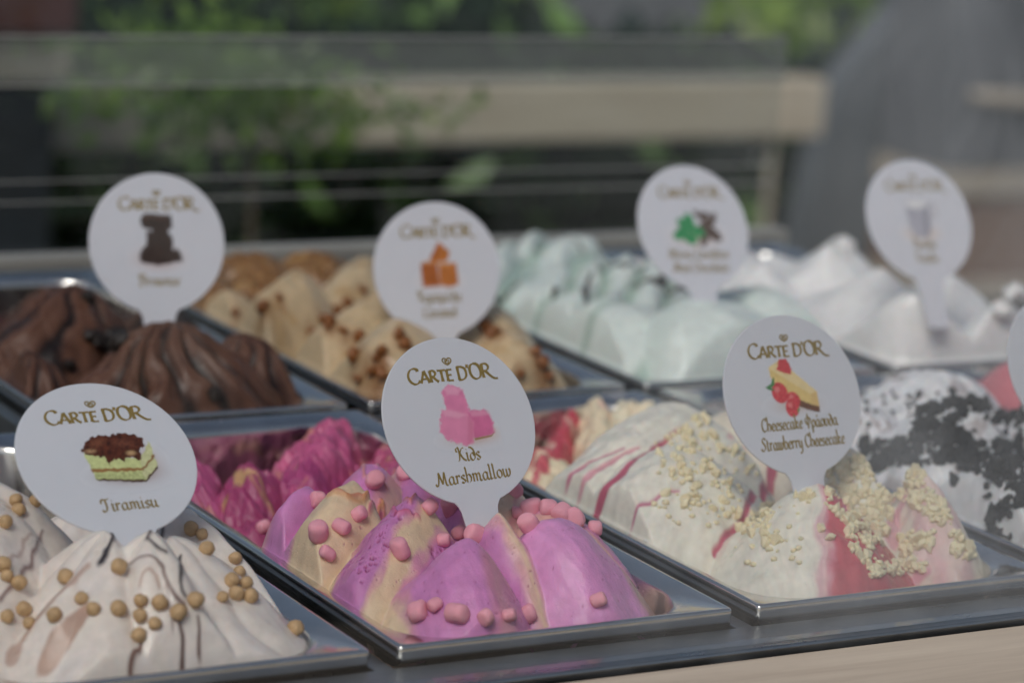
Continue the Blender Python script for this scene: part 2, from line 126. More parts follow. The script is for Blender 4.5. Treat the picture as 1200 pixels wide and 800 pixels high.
 'cookies': [(371.8,109.4),(372.5,84.5),(373.5,76.4),(371.3,81.2),(370.3,62.7),(368.3,72.4),(367.9,66.3),(368.0,58.3),(441.2,157.0),(413.7,148.9),(428.4,152.4),(424.0,152.9),(478.5,221.7),(447.5,237.6),(439.3,251.0),(461.3,227.6),(409.3,147.0),(399.1,148.5),(377.7,166.3),(383.3,165.7),(457.2,167.9),(373.9,85.1),(373.7,78.8),(387.1,152.2),(388.7,147.7),(379.1,81.4),(379.5,94.7),(385.7,76.7),(374.9,83.4),(384.6,153.1),(453.0,160.9),(391.3,91.2),(383.5,170.4),(413.9,130.4),(483.6,214.4),(390.8,212.3),(397.2,135.8),(375.9,175.6),(402.0,138.3),(442.4,150.8),(395.1,143.1),(375.6,171.0),(391.0,153.5),(379.9,184.6),(380.4,173.9),(404.2,145.9),(406.2,174.6),(400.5,176.3),(396.4,167.4),(418.3,168.5),(392.9,157.2),(397.5,162.3),(376.4,180.8),(401.5,169.1),(403.9,155.6),(400.7,153.5),(422.6,133.3),(432.0,136.6),(456.4,161.2),(397.1,132.7),(383.5,152.1),(393.5,133.8),(416.7,158.6),(401.7,132.3),(403.0,147.7),(381.6,153.2),(408.9,135.7),(461.2,175.9),(405.0,143.0),(382.2,144.5),(390.3,86.2),(391.4,143.6),(382.7,186.9),(378.4,192.1),(377.2,173.2),(378.3,176.1),(374.3,91.8),(403.2,158.4),(381.8,170.0),(378.0,180.3),(397.9,169.6),(376.8,98.5),(402.1,134.0),(431.8,140.7),(377.2,95.1),(378.9,68.5),(383.9,164.5),(392.6,167.5),(393.4,139.5),(451.8,156.6),(394.5,155.4),(396.5,138.6),(380.4,169.4),(384.8,142.5),(378.5,183.8),(381.8,179.2),(375.0,173.1),(453.3,159.1),(378.2,188.9),(422.8,164.8),(374.9,105.5),(395.4,163.4),(380.0,161.0),(381.9,195.6),(478.7,220.8),(376.9,86.4),(378.7,155.7),(401.2,143.7),(407.2,156.7),(446.6,150.1),(394.2,131.9),(375.1,65.3),(380.5,82.9),(403.2,136.8),(388.2,207.3),(381.0,90.3),(404.1,172.0),(382.7,167.3),(381.2,158.3),(380.6,148.0),(445.7,147.1),(385.2,81.6),(446.5,151.6),(396.9,156.7),(416.1,142.4),(382.0,70.2),(422.5,161.6),(394.2,136.7),(422.5,137.4),(404.6,177.1),(401.8,130.8),(374.8,95.8),(397.8,163.9),(380.2,152.9),(404.3,130.1),(395.0,139.3),(416.5,135.2),(394.6,165.5),(400.7,135.6),(376.8,81.9),(390.8,137.6),(443.0,148.6),(374.7,87.2),(386.2,148.3),(379.3,152.1),(410.0,167.2),(479.3,217.2),(405.3,172.9),(424.3,161.0),(422.2,140.8),(406.2,183.1),(378.9,72.0),(450.6,155.5),(395.9,133.7),(374.9,102.7),(388.8,159.2),(384.7,161.4),(378.7,85.3),(411.2,158.8),(391.6,169.7),(419.2,133.2),(404.6,139.8),(390.0,162.3),(398.8,137.6),(422.3,157.1),(396.5,170.8),(386.1,159.8),(382.4,155.1),(388.2,168.3),(407.8,129.9),(376.1,84.3),(413.4,162.8),(381.8,161.1),(379.1,169.4),(379.3,189.9),(387.9,142.9),(377.5,158.8),(383.9,158.4),(397.1,130.6),(379.7,165.1),(387.2,88.0),(389.7,142.4),(471.4,221.6),(374.7,180.3),(408.8,183.5),(394.6,145.1),(388.7,79.8),(414.9,170.1),(385.4,138.9),(421.2,130.6),(373.8,175.9),(381.6,87.4),(399.6,141.7),(447.9,153.9),(382.5,83.8),(400.0,132.7),(398.8,130.2),(375.0,62.3),(419.8,165.4),(382.8,159.2),(382.2,79.5),(404.7,136.1),(376.3,79.0),(386.8,90.5),(380.5,195.3),(405.6,131.2),(375.0,69.1),(474.6,216.9),(388.4,140.7),(398.2,155.2),(384.3,73.8),(378.9,161.8),(425.4,139.8),(403.5,154.0),(404.4,167.8),(395.1,169.1),(383.2,184.1),(373.2,172.4),(386.9,155.0),(402.9,177.7),(393.7,142.1),(381.9,77.1),(417.3,134.0),(394.6,152.7),(379.4,67.1),(446.7,147.4),(439.6,150.9),(400.5,140.4),(385.7,169.6),(402.5,157.1),(376.0,61.4),(389.9,144.3),(501.6,230.1),(460.2,168.3),(392.0,161.1),(382.4,81.8),(383.8,154.6),(383.1,172.4),(395.8,148.2),(399.6,159.4),(456.3,176.2),(384.6,156.0),(417.1,170.7),(406.8,132.4),(382.5,194.4),(401.9,172.6),(450.0,152.0),(378.7,173.8),(454.1,168.7),(386.5,157.5),(421.8,159.2),(378.2,77.0),(392.6,130.8),(407.7,167.6),(375.1,71.2),(441.8,142.2),(406.8,168.9),(414.0,174.5),(376.8,177.8),(381.6,85.0),(374.2,82.2),(393.5,148.3),(401.1,155.6),(380.1,181.9),(392.6,211.8),(415.0,172.8),(370.1,69.6),(372.6,59.9),(368.2,72.1),(369.8,72.6),(369.2,73.4),(372.8,66.5),(369.5,69.6),(375.3,65.1),(369.6,74.7),(370.9,71.6),(372.3,63.9),(367.0,60.6),(371.4,67.3),(370.0,67.5),(371.2,64.9),(367.5,68.5),(370.9,67.5),(375.2,62.6),(369.3,71.2),(367.4,64.1),(365.1,68.2),(371.4,62.2),(369.0,68.2),(370.5,71.1)],
 'cookies_small': [(477.4,215.0),(394.4,212.7),(378.6,170.1),(407.9,132.6),(393.2,144.5),(406.2,173.4),(377.2,70.7),(378.8,160.5),(393.8,138.2),(379.0,184.2),(442.8,146.7),(391.4,212.8),(378.8,188.2),(376.5,73.0),(399.7,148.4),(401.0,158.0),(379.4,95.6),(433.8,137.9),(422.9,167.2),(374.4,95.0),(404.6,145.4),(376.2,178.3),(409.4,128.3),(403.4,182.1),(376.8,168.0),(391.9,142.8),(397.5,133.6),(374.2,180.7),(438.5,141.1),(403.5,154.5),(418.5,160.6),(401.7,133.6),(401.8,155.2),(373.7,90.0),(375.2,96.9),(377.4,167.8),(449.0,152.7),(447.0,147.7),(376.7,184.7),(391.0,82.1),(378.7,95.1),(446.9,151.5),(402.5,157.8),(377.0,173.0),(382.6,185.4),(383.2,185.0),(393.0,133.7),(384.4,155.0),(384.6,142.0),(480.5,218.7),(394.9,142.6),(404.8,156.1),(379.9,171.1),(383.3,172.0),(422.1,141.5),(413.6,176.2),(377.8,65.3),(419.2,134.4),(421.4,132.3),(416.1,133.5),(385.4,85.1),(394.5,169.8),(398.3,147.2),(376.6,81.6),(395.1,163.3),(384.1,171.6),(400.0,158.9),(398.0,138.9),(382.8,153.5),(407.8,157.1),(380.0,190.8),(379.1,193.3),(374.8,87.9),(382.8,76.3),(379.4,154.1),(375.9,89.9),(379.5,170.2),(411.7,130.6),(374.2,85.2),(426.4,157.8),(447.0,150.5),(474.4,216.8),(500.2,227.6),(374.9,99.3),(418.1,134.5),(391.0,153.9),(399.7,160.9),(396.2,133.7),(425.6,137.4),(406.6,174.4),(384.4,158.7),(380.6,150.9),(375.8,178.5),(379.2,171.2),(397.7,155.2),(390.4,87.1),(380.9,80.6),(384.5,76.9),(429.2,136.5),(400.5,147.7),(396.5,163.5),(401.3,157.6),(394.5,168.6),(410.5,128.6),(374.4,171.3),(380.9,194.7),(379.9,104.8),(387.0,139.3),(395.7,163.2),(392.9,136.1),(422.0,164.4),(398.0,152.4),(383.1,141.0),(408.2,140.0),(375.7,63.6),(401.7,140.0),(391.0,210.9),(381.4,176.3),(374.1,81.3),(409.5,173.4),(417.9,133.8),(377.8,180.2),(379.6,79.2),(378.7,186.3),(426.3,165.0),(441.6,150.9),(398.8,160.6),(381.6,85.1),(385.7,140.6),(403.9,152.1),(407.7,129.4),(386.6,185.6),(403.2,156.8),(385.7,98.3),(373.9,101.4),(398.6,149.2),(414.4,175.1),(409.2,160.0),(399.8,151.0),(400.1,137.2),(458.3,169.3),(407.6,148.2),(397.6,156.7),(388.0,137.8),(421.4,170.6),(373.7,102.8),(374.4,178.3),(377.5,184.5),(400.1,156.0),(377.5,157.0),(450.6,153.1),(396.4,164.6),(419.1,163.8),(385.5,156.1),(386.4,139.6),(391.6,143.7),(377.9,175.2),(378.7,166.9),(417.1,169.9),(410.8,132.9),(396.7,143.4),(392.6,86.9),(380.2,152.8),(391.4,138.7),(381.8,77.7),(402.6,136.4),(386.6,140.3),(390.3,88.8),(380.1,196.1),(438.9,150.1),(391.0,142.3),(381.4,68.8),(377.5,175.7),(373.1,177.1),(393.1,149.9),(445.8,145.7),(380.1,186.5),(430.9,139.8),(378.5,187.6),(382.5,197.8),(379.1,178.6),(380.6,84.2),(380.7,152.2),(375.3,83.2),(398.6,133.9),(393.2,161.7),(382.8,140.0),(376.5,172.6),(398.0,163.0),(383.6,144.8),(408.8,143.7),(380.8,81.9),(390.5,144.3),(378.5,169.0),(400.5,155.3),(378.6,90.6),(379.2,158.1),(385.4,145.5),(395.2,134.1),(377.6,163.2),(374.0,99.6),(407.5,184.8),(410.8,133.7),(396.6,141.2),(447.3,152.5),(405.2,172.1),(395.7,138.7),(401.7,141.3),(413.4,130.7),(404.4,133.1),(418.5,161.2),(401.9,153.1),(388.5,142.5),(499.3,226.0),(391.1,167.2),(383.6,188.2),(380.6,187.2),(398.9,140.0),(378.9,161.4),(382.3,168.7),(376.6,183.0),(401.8,134.5),(383.4,199.8),(374.5,100.6),(393.0,155.3),(382.0,148.4),(395.2,172.2),(376.3,177.3),(403.4,176.4),(388.8,160.8),(404.3,147.0),(377.4,183.5),(426.0,162.9),(378.0,96.3),(378.3,180.3),(397.6,164.8),(483.0,218.9),(377.2,189.7),(439.4,149.2),(404.1,136.0),(402.4,151.3),(381.3,142.9),(381.4,189.9),(423.3,162.9),(402.2,160.1),(390.1,82.8),(395.8,167.4),(394.7,131.4),(385.9,161.3),(384.7,153.3),(384.6,162.8),(382.6,200.0),(405.5,171.0),(404.4,170.1),(377.3,169.0),(394.0,144.7),(384.0,166.9),(439.6,149.9),(460.6,173.6),(397.3,163.2),(425.0,156.1),(397.3,135.4),(406.2,147.5),(382.4,164.8),(392.3,136.9),(383.2,186.0),(395.7,134.3),(446.8,149.7),(414.0,131.6),(405.4,155.5),(396.4,166.9),(456.1,174.9),(380.5,148.2),(382.8,78.0),(377.9,182.9),(423.8,165.9),(387.3,144.6),(393.2,131.7),(442.3,150.8),(373.9,95.9),(374.9,100.0),(385.3,162.5),(382.5,196.6),(386.9,161.1),(383.4,177.3),(375.8,62.7),(390.9,136.7),(453.3,158.7),(473.3,219.3),(395.6,171.9),(412.9,157.1),(420.9,170.7),(425.5,164.8),(414.9,162.4),(437.6,150.3),(459.7,171.0),(384.4,177.0),(387.3,151.6),(403.4,177.2),(481.2,219.9),(392.4,140.8),(440.0,148.8),(475.2,215.7),(385.6,156.5),(408.4,137.8),(395.1,145.9),(381.6,148.4),(427.4,135.9),(377.9,169.9),(450.9,155.4),(398.4,132.9),(400.8,136.2),(394.6,171.6),(380.0,182.4),(396.1,130.8),(395.5,156.8),(404.1,144.0),(382.7,81.3),(395.1,164.6),(396.3,159.7),(382.6,161.0),(398.9,151.0),(375.3,86.0),(386.7,147.9),(403.1,139.3),(452.6,159.7),(406.4,172.7),(381.0,169.8),(405.6,172.3),(376.3,173.3),(402.0,130.0),(421.9,161.7),(378.6,163.4),(447.3,151.6),(398.2,131.8),(500.7,229.2),(407.3,176.0),(380.8,172.4),(379.7,150.0),(387.0,149.3),(375.5,182.9),(402.0,173.0),(417.7,167.5),(400.8,152.2),(375.7,75.1),(378.6,164.2),(389.5,155.3),(384.1,138.3),(461.8,171.9),(375.7,184.9),(382.5,171.2),(376.7,155.8),(383.2,159.0),(404.8,130.1),(420.8,167.5),(382.9,169.8),(390.0,211.6),(389.0,156.1),(389.5,167.4),(384.3,83.6),(383.0,155.4),(399.7,170.9),(419.8,170.4),(405.3,157.8),(402.9,157.9),(382.5,72.3),(379.4,172.3),(383.4,78.1),(394.4,170.6),(380.7,154.3),(417.5,170.7),(425.6,139.7),(378.0,80.5),(379.5,160.2),(410.0,155.6),(400.6,153.0),(480.6,216.9),(386.4,76.3),(384.3,157.4),(448.8,155.7),(484.1,214.8),(418.2,169.7),(401.6,175.8),(386.0,159.0),(386.5,77.6),(450.0,153.0),(405.0,138.4),(392.6,142.2),(486.4,215.3),(392.9,134.4),(376.5,160.7),(408.0,164.4),(381.6,154.7),(387.7,164.1),(478.8,221.9),(390.3,148.9),(424.2,160.9),(422.6,169.0),(421.2,142.1),(378.6,84.9),(376.3,158.9),(407.9,136.5),(385.2,184.4),(398.4,155.1),(404.2,171.8),(407.6,138.5),(389.4,149.6),(375.2,61.6),(375.4,158.6),(381.0,150.0),(400.9,134.8),(398.5,142.2),(375.5,88.7),(379.2,69.4),(386.0,137.2),(373.9,86.9),(439.4,145.0),(397.4,174.0),(404.4,157.7),(415.7,130.4),(393.9,143.9),(452.6,160.4),(379.2,72.3),(417.6,136.0),(393.5,171.5),(385.0,152.9),(427.8,135.5),(386.5,183.9),(391.6,170.8),(378.7,153.7),(384.8,159.3),(399.1,171.3),(374.2,173.0),(379.4,152.7),(381.0,194.1),(398.0,129.7),(377.0,178.4),(374.9,77.7),(377.4,185.6),(377.2,177.7),(381.8,146.4),(407.1,146.3),(394.1,141.7),(383.8,152.0),(380.6,89.1),(376.9,170.8),(420.1,169.1),(382.1,80.2),(374.5,78.2),(405.4,165.0),(379.8,153.6),(394.8,172.1),(378.1,84.2),(476.4,218.8),(407.4,130.8),(383.5,73.9),(411.6,171.8),(408.9,130.8),(389.2,86.9),(379.7,155.2),(496.1,227.9),(409.1,158.0),(391.7,141.1),(405.9,174.8),(387.0,78.0),(415.8,172.4),(454.8,161.2),(397.5,139.9),(399.4,132.2),(394.9,134.6),(374.2,88.2),(376.6,162.1),(380.5,178.0),(404.7,139.9),(390.9,84.3),(385.9,151.4),(473.1,220.8),(377.6,83.6),(397.3,155.8),(378.9,180.2),(402.4,159.0),(385.5,142.3),(451.4,154.1),(383.7,158.8),(395.0,146.9),(395.8,158.3),(453.7,162.2),(384.2,164.3),(406.9,137.8),(405.7,145.5),(378.0,67.0),(414.3,157.6),(408.4,156.3),(392.3,171.1),(391.4,132.1),(457.1,172.4),(380.5,162.1),(404.4,176.5),(380.9,184.9),(401.9,133.2),(397.2,131.0),(375.7,158.2),(407.3,135.3),(397.3,143.9),(393.4,134.7),(419.5,135.9),(375.7,161.8),(382.4,86.3),(387.5,76.8),(453.6,158.3),(422.8,141.2),(382.8,83.1),(422.8,165.6),(398.9,168.9),(395.6,137.2),(386.4,156.0),(381.0,152.7),(396.9,138.3),(390.0,83.6),(375.9,78.1),(391.4,159.2),(378.4,177.3),(406.3,132.0),(399.5,130.6),(401.0,133.2),(398.6,157.4),(392.4,138.5),(452.0,155.6),(379.4,165.5),(390.6,156.1),(414.5,159.2),(454.6,159.1),(404.9,133.3),(388.3,89.6),(380.1,158.7),(390.4,213.6),(384.8,150.5),(378.0,173.7),(404.6,151.3),(452.8,161.5),(419.1,138.5),(391.6,147.5),(378.5,82.7),(404.7,159.0),(378.6,189.5),(404.4,135.5),(443.2,148.8),(393.2,133.1),(403.9,132.3),(381.4,173.5),(402.2,147.6),(406.0,183.9),(400.1,167.5),(377.8,153.5),(416.3,171.3),(402.9,153.7),(379.2,86.4),(379.6,167.8),(382.3,101.5),(380.6,153.2),(440.2,145.1),(384.6,167.6),(459.2,175.1),(427.8,139.2),(387.5,153.4),(381.1,71.6),(400.5,157.1),(376.4,170.6),(393.1,164.4),(399.3,157.0),(388.4,167.9),(385.3,177.8),(396.1,172.5),(379.0,81.4),(403.3,131.8),(380.9,183.0),(499.6,229.1),(374.1,98.8),(383.6,174.6),(377.1,71.1),(374.9,175.4),(405.7,129.5),(413.3,160.8),(379.9,172.2),(377.7,182.4),(424.4,157.3),(407.0,145.7),(403.3,141.0),(385.5,179.9),(402.6,154.4),(451.2,160.4),(386.9,142.1),(388.2,151.4),(374.3,101.5),(452.0,160.7),(397.4,130.0),(384.3,144.3),(450.2,155.0),(436.2,150.1),(374.3,78.8),(395.2,167.1),(418.5,167.3),(407.9,169.7),(380.4,69.6),(402.8,140.0),(376.9,169.8),(396.0,159.2),(386.0,76.0),(376.8,176.9),(380.0,187.6),(399.7,130.1),(382.2,157.2),(377.9,83.3),(385.2,74.3),(380.7,160.4),(411.3,159.8),(379.8,83.3),(417.9,175.1),(396.8,216.3),(436.2,230.0),(437.0,232.8),(415.6,178.7),(440.2,238.7),(438.0,246.6),(401.5,223.9),(398.8,217.8),(454.7,231.5),(415.1,175.7),(433.7,237.0),(444.0,238.3),(406.6,179.8),(402.5,225.8),(441.3,234.3),(402.3,183.0),(444.0,242.4),(434.9,253.4),(408.9,226.1),(449.2,233.4),(434.7,229.7),(427.7,235.2),(432.2,248.8),(438.2,234.3),(406.7,232.4)],
}
STREAKS = globals().get('STREAKS', {})
TOPPINGS = globals().get('TOPPINGS', {})
# ------------------------------------------------------------------ FIELDS: surfaces of the ice creams (height and colour)
PW, PL, PITCH_X, PITCH_Y = 165.0, 360.0, 178.0, 372.0    # pan size and spacing

def _hash(ix, iy, seed):
    h = (ix.astype(np.int64) * 374761393 + iy.astype(np.int64) * 668265263 + seed * 974634777) & 0x7fffffff
    h = ((h ^ (h >> 13)) * 1274126177) & 0x7fffffff
    return (h ^ (h >> 16)) & 0x7fffffff

def gnoise(x, y, seed=0):
    x = np.asarray(x, float); y = np.asarray(y, float)
    ix = np.floor(x); iy = np.floor(y); fx = x - ix; fy = y - iy
    u = fx * fx * fx * (fx * (fx * 6 - 15) + 10); v = fy * fy * fy * (fy * (fy * 6 - 15) + 10)
    def g(dx, dy):
        a = _hash(ix + dx, iy + dy, seed) / float(0x7fffffff) * 2 * np.pi
        return np.cos(a) * (fx - dx) + np.sin(a) * (fy - dy)
    return ((g(0, 0) * (1 - u) + g(1, 0) * u) * (1 - v) + (g(0, 1) * (1 - u) + g(1, 1) * u) * v) * 1.5

def fbm(x, y, scale, octaves=3, seed=0):
    t = 0; a = 1.0; f = 1.0 / scale
    for k in range(octaves):
        t = t + a * gnoise(x * f, y * f, seed + 17 * k); a *= 0.5; f *= 2.03
    return t

def sstep(a, b, x):
    t = np.clip((x - a) / (b - a), 0, 1)
    return t * t * (3 - 2 * t)

def mixc(c0, c1, f):
    f = np.asarray(f)[..., None]
    return np.asarray(c0) * (1 - f) + np.asarray(c1) * f

def smax(a, b, k):
    h = np.clip(0.5 + 0.5 * (a - b) / k, 0, 1)
    return b * (1 - h) + a * h + k * h * (1 - h)

def inside(X, Y, x0, y0, inset, rad):
    """signed distance to the pan opening, positive inside"""
    cx, cy = x0 + PW / 2, y0 + PL / 2
    qx = np.abs(X - cx) - (PW / 2 - inset - rad); qy = np.abs(Y - cy) - (PL / 2 - inset - rad)
    return -(np.hypot(np.maximum(qx, 0), np.maximum(qy, 0)) + np.minimum(np.maximum(qx, qy), 0) - rad)

def petal(X, Y, ax, ay, top, ang, Lf, Lb, Wl, Wr, p=1.35, drop=34.0, bend=0.0):
    """one pushed-up lobe of ice cream: apex at (ax, ay, top), running down along heading ang (0 = to the front)"""
    a = math.radians(ang)
    dx, dy = X - ax, Y - ay
    s = dx * math.sin(a) - dy * math.cos(a)
    t = dx * math.cos(a) + dy * math.sin(a)
    t = t + bend * s * s / 1000.0
    sl = np.where(s > 0, s / Lf, s / Lb); tl = np.where(t > 0, t / Wr, t / Wl)
    r = np.hypot(sl, tl)
    q = np.where(r < 1, r ** p, 1 + p * (r - 1))
    return top - drop * q, s, t, r

class Field:
    """collects lobes; the highest one wins and brings its colour"""
    def __init__(self, X, Y, base, basecol):
        self.X, self.Y = X, Y
        self.H = np.zeros_like(X) + base
        self.C = np.zeros(X.shape + (3,)) + np.asarray(basecol)
        self.I = np.zeros(X.shape, int)
        self.n = 0
    def add(self, h, c, k=0.8):
        self.n += 1
        w = sstep(-0.5, 0.5, h - self.H)
        self.C = self.C * (1 - w[..., None]) + (np.zeros_like(self.C) + np.asarray(c)) * w[..., None]
        self.I = np.where(h > self.H, self.n, self.I)
        self.H = smax(h, self.H, k)
    def petal(self, c, *a, k=0.8, wob=1.2, **kw):
        n1 = fbm(self.X, self.Y, 22, 2, 5 + self.n); n2 = fbm(self.X, self.Y, 22, 2, 55 + self.n)
        h, s, t, r = petal(self.X + wob * n1 * 1.6, self.Y + wob * n2 * 1.6, *a, **kw)
        grain = fbm(s * .10, t + .3 * h, 2.6, 2, 140 + self.n)          # spatula marks along the pull
        h = h + wob * 0.5 * fbm(self.X, self.Y, 14, 2, 99 + self.n) + .13 * grain
        cc = c(s, t, r, h) if callable(c) else np.zeros(h.shape + (3,)) + np.asarray(c)
        cc = cc * (1 + .07 * fbm(s * .15, t, 6, 2, 160 + self.n) + .05 * grain)[..., None]
        self.add(h, cc, k)

def polydist(X, Y, pts, width):
    """distance to a polyline and position along it (0 to 1), only near it"""
    best = np.full(X.shape, 1e9); pos = np.zeros(X.shape); n = len(pts) - 1
    for i in range(n):
        (ax, ay), (bx, by) = pts[i], pts[i + 1]
        vx, vy = bx - ax, by - ay
        u = np.clip(((X - ax) * vx + (Y - ay) * vy) / (vx * vx + vy * vy + 1e-9), 0, 1)
        d = np.hypot(X - ax - u * vx, Y - ay - u * vy)
        m = d < best
        best = np.where(m, d, best); pos = np.where(m, (i + u) / n, pos)
    return best, pos

def streak(F, pts, w0, w1, colr, raise_=0.0, strength=1.0, soft=0.8, seed=3):
    d, u = polydist(F.X + 1.0 * fbm(F.X, F.Y, 9, 2, seed), F.Y + 1.0 * fbm(F.X, F.Y, 9, 2, seed + 9), pts, 0)
    w = w0 + (w1 - w0) * u
    m = (1 - sstep(w - soft, w + soft, d)) * strength
    F.C = mixc2(F.C, colr, m)
    F.H = F.H + raise_ * (1 - sstep(w * 0.2, w + 0.6, d))

def streaks(F, name):
    for i, (pts, w0, w1, c, rs, st) in enumerate(STREAKS.get(name, ())):
        if len(pts) > 1: streak(F, pts, w0, w1, c, rs * 1.7, st, .8, 31 + i)

def mixc2(C, c1, m):
    return C * (1 - m[..., None]) + (np.zeros_like(C) + np.asarray(c1)) * m[..., None]

def walls(F, x0, y0, lip=-5.0, slope=2.3):
    d = inside(F.X, F.Y, x0, y0, 11.6, 29.0)
    dd = np.maximum(d, 0)
    cap = lip + 6.5 * slope * (1 - np.exp(-dd / 5.0)) + .5 * slope * dd + 1.2 * fbm(F.X, F.Y, 16, 2, 77) * sstep(1, 8, dd)
    F.H = -smax(-F.H, -cap, 2.5)

def fine(F, amp, scale, octaves, seed):
    F.H = F.H + amp * fbm(F.X + .35 * F.H, F.Y - .9 * F.H, scale, octaves, seed)

def pits(F, X, Y, sel, n, rng, rmin, rmax, depth, colr):
    """small air holes in the churned ice cream"""
    ys, xs = np.nonzero(sel)
    if len(ys) == 0: return
    cell = X[0, 1] - X[0, 0]; H0 = F.H.copy()
    for i in rng.integers(0, len(ys), n):
        r = rmin + (rmax - rmin) * rng.random() ** 3
        k = int(2.2 * r / cell) + 2
        w = (slice(max(ys[i] - k, 0), ys[i] + k), slice(max(xs[i] - k, 0), xs[i] + k))
        d = np.sqrt((X[w] - X[ys[i], xs[i]]) ** 2 + (Y[w] - Y[ys[i], xs[i]]) ** 2 + .8 * (H0[w] - H0[ys[i], xs[i]]) ** 2) / r
        f = 1 - sstep(0.5, 1.1, d)
        F.H[w] -= depth * r * f
        F.C[w] = F.C[w] * (1 - 0.75 * f[..., None]) + np.asarray(colr) * 0.75 * f[..., None]  # recess shade painted into the pit colour

LILAC, PINK, CREAM, PEACH, MAGENTA = (.68, .26, .55), (.74, .25, .45), (.82, .62, .42), (.78, .45, .39), (.50, .07, .22)

def stripes(parts, edge=2.5, key='t', seed=0, wob=2.0):
    """colour bands across a lobe; parts = [(upper limit, colour), ...]"""
    def f(s, t, r, h):
        v = t / np.maximum(0.35 + 0.65 * np.clip(s / 40.0, 0, 1.5), 0.2) if key == 'fan' else t
        v = v + wob * fbm(s, t * 0.6, 16, 2, seed) + 1.6 * fbm(s * .3, t, 4, 3, seed + 7)
        edge_ = edge * 1.7
        c = np.zeros(s.shape + (3,)) + np.asarray(parts[0][1])
        for (lim, _), (_, nxt) in zip(parts[:-1], parts[1:]):
            c = mixc2(c, nxt, sstep(lim - edge_, lim + edge_, v))
            c = mixc2(c, (.72, .26, .38), .4 * np.exp(-((v - lim - .4 * edge) / (.8 * edge)) ** 2))
        return c
    return f

def dome(X, Y, ax, ay, top, ang, Lf, Lb, Wl, Wr, warp, seed, p=2.0, drop=30.0):
    return petal(X + warp * fbm(X, Y, 16, 3, 40 + seed), Y + warp * fbm(X, Y, 16, 3, 70 + seed), ax, ay, top, ang, Lf, Lb, Wl, Wr, p=p, drop=drop)

def scraps(F, X, Y, rows, seed, drop=27):
    for i, (ax, ay, tp, an, lf, lb, wl, wr, c0, c1) in enumerate(rows):
        h, s, t, r = dome(X, Y, ax, ay, tp, an, lf, lb, wl, wr, 4.0, seed + i, 2.0, drop)
        U, V = X + .45 * h, Y - .9 * h
        h = h + 4.2 * np.abs(fbm(U, V, 14, 3, seed + 20 + i)) - 1.6 + .9 * fbm(U, V, 3.4, 2, seed + 50 + i)
        cc = mixc2(np.zeros(X.shape + (3,)) + np.array(c0), c1, .8 * sstep(.25, .55, fbm(U, V, 18, 3, seed + 60 + i)))
        cc = cc * (.86 + .28 * np.clip(.5 + .6 * fbm(U, V, 7, 2, seed + 70 + i), 0, 1))[..., None]
        F.add(h, cc, 1.0)

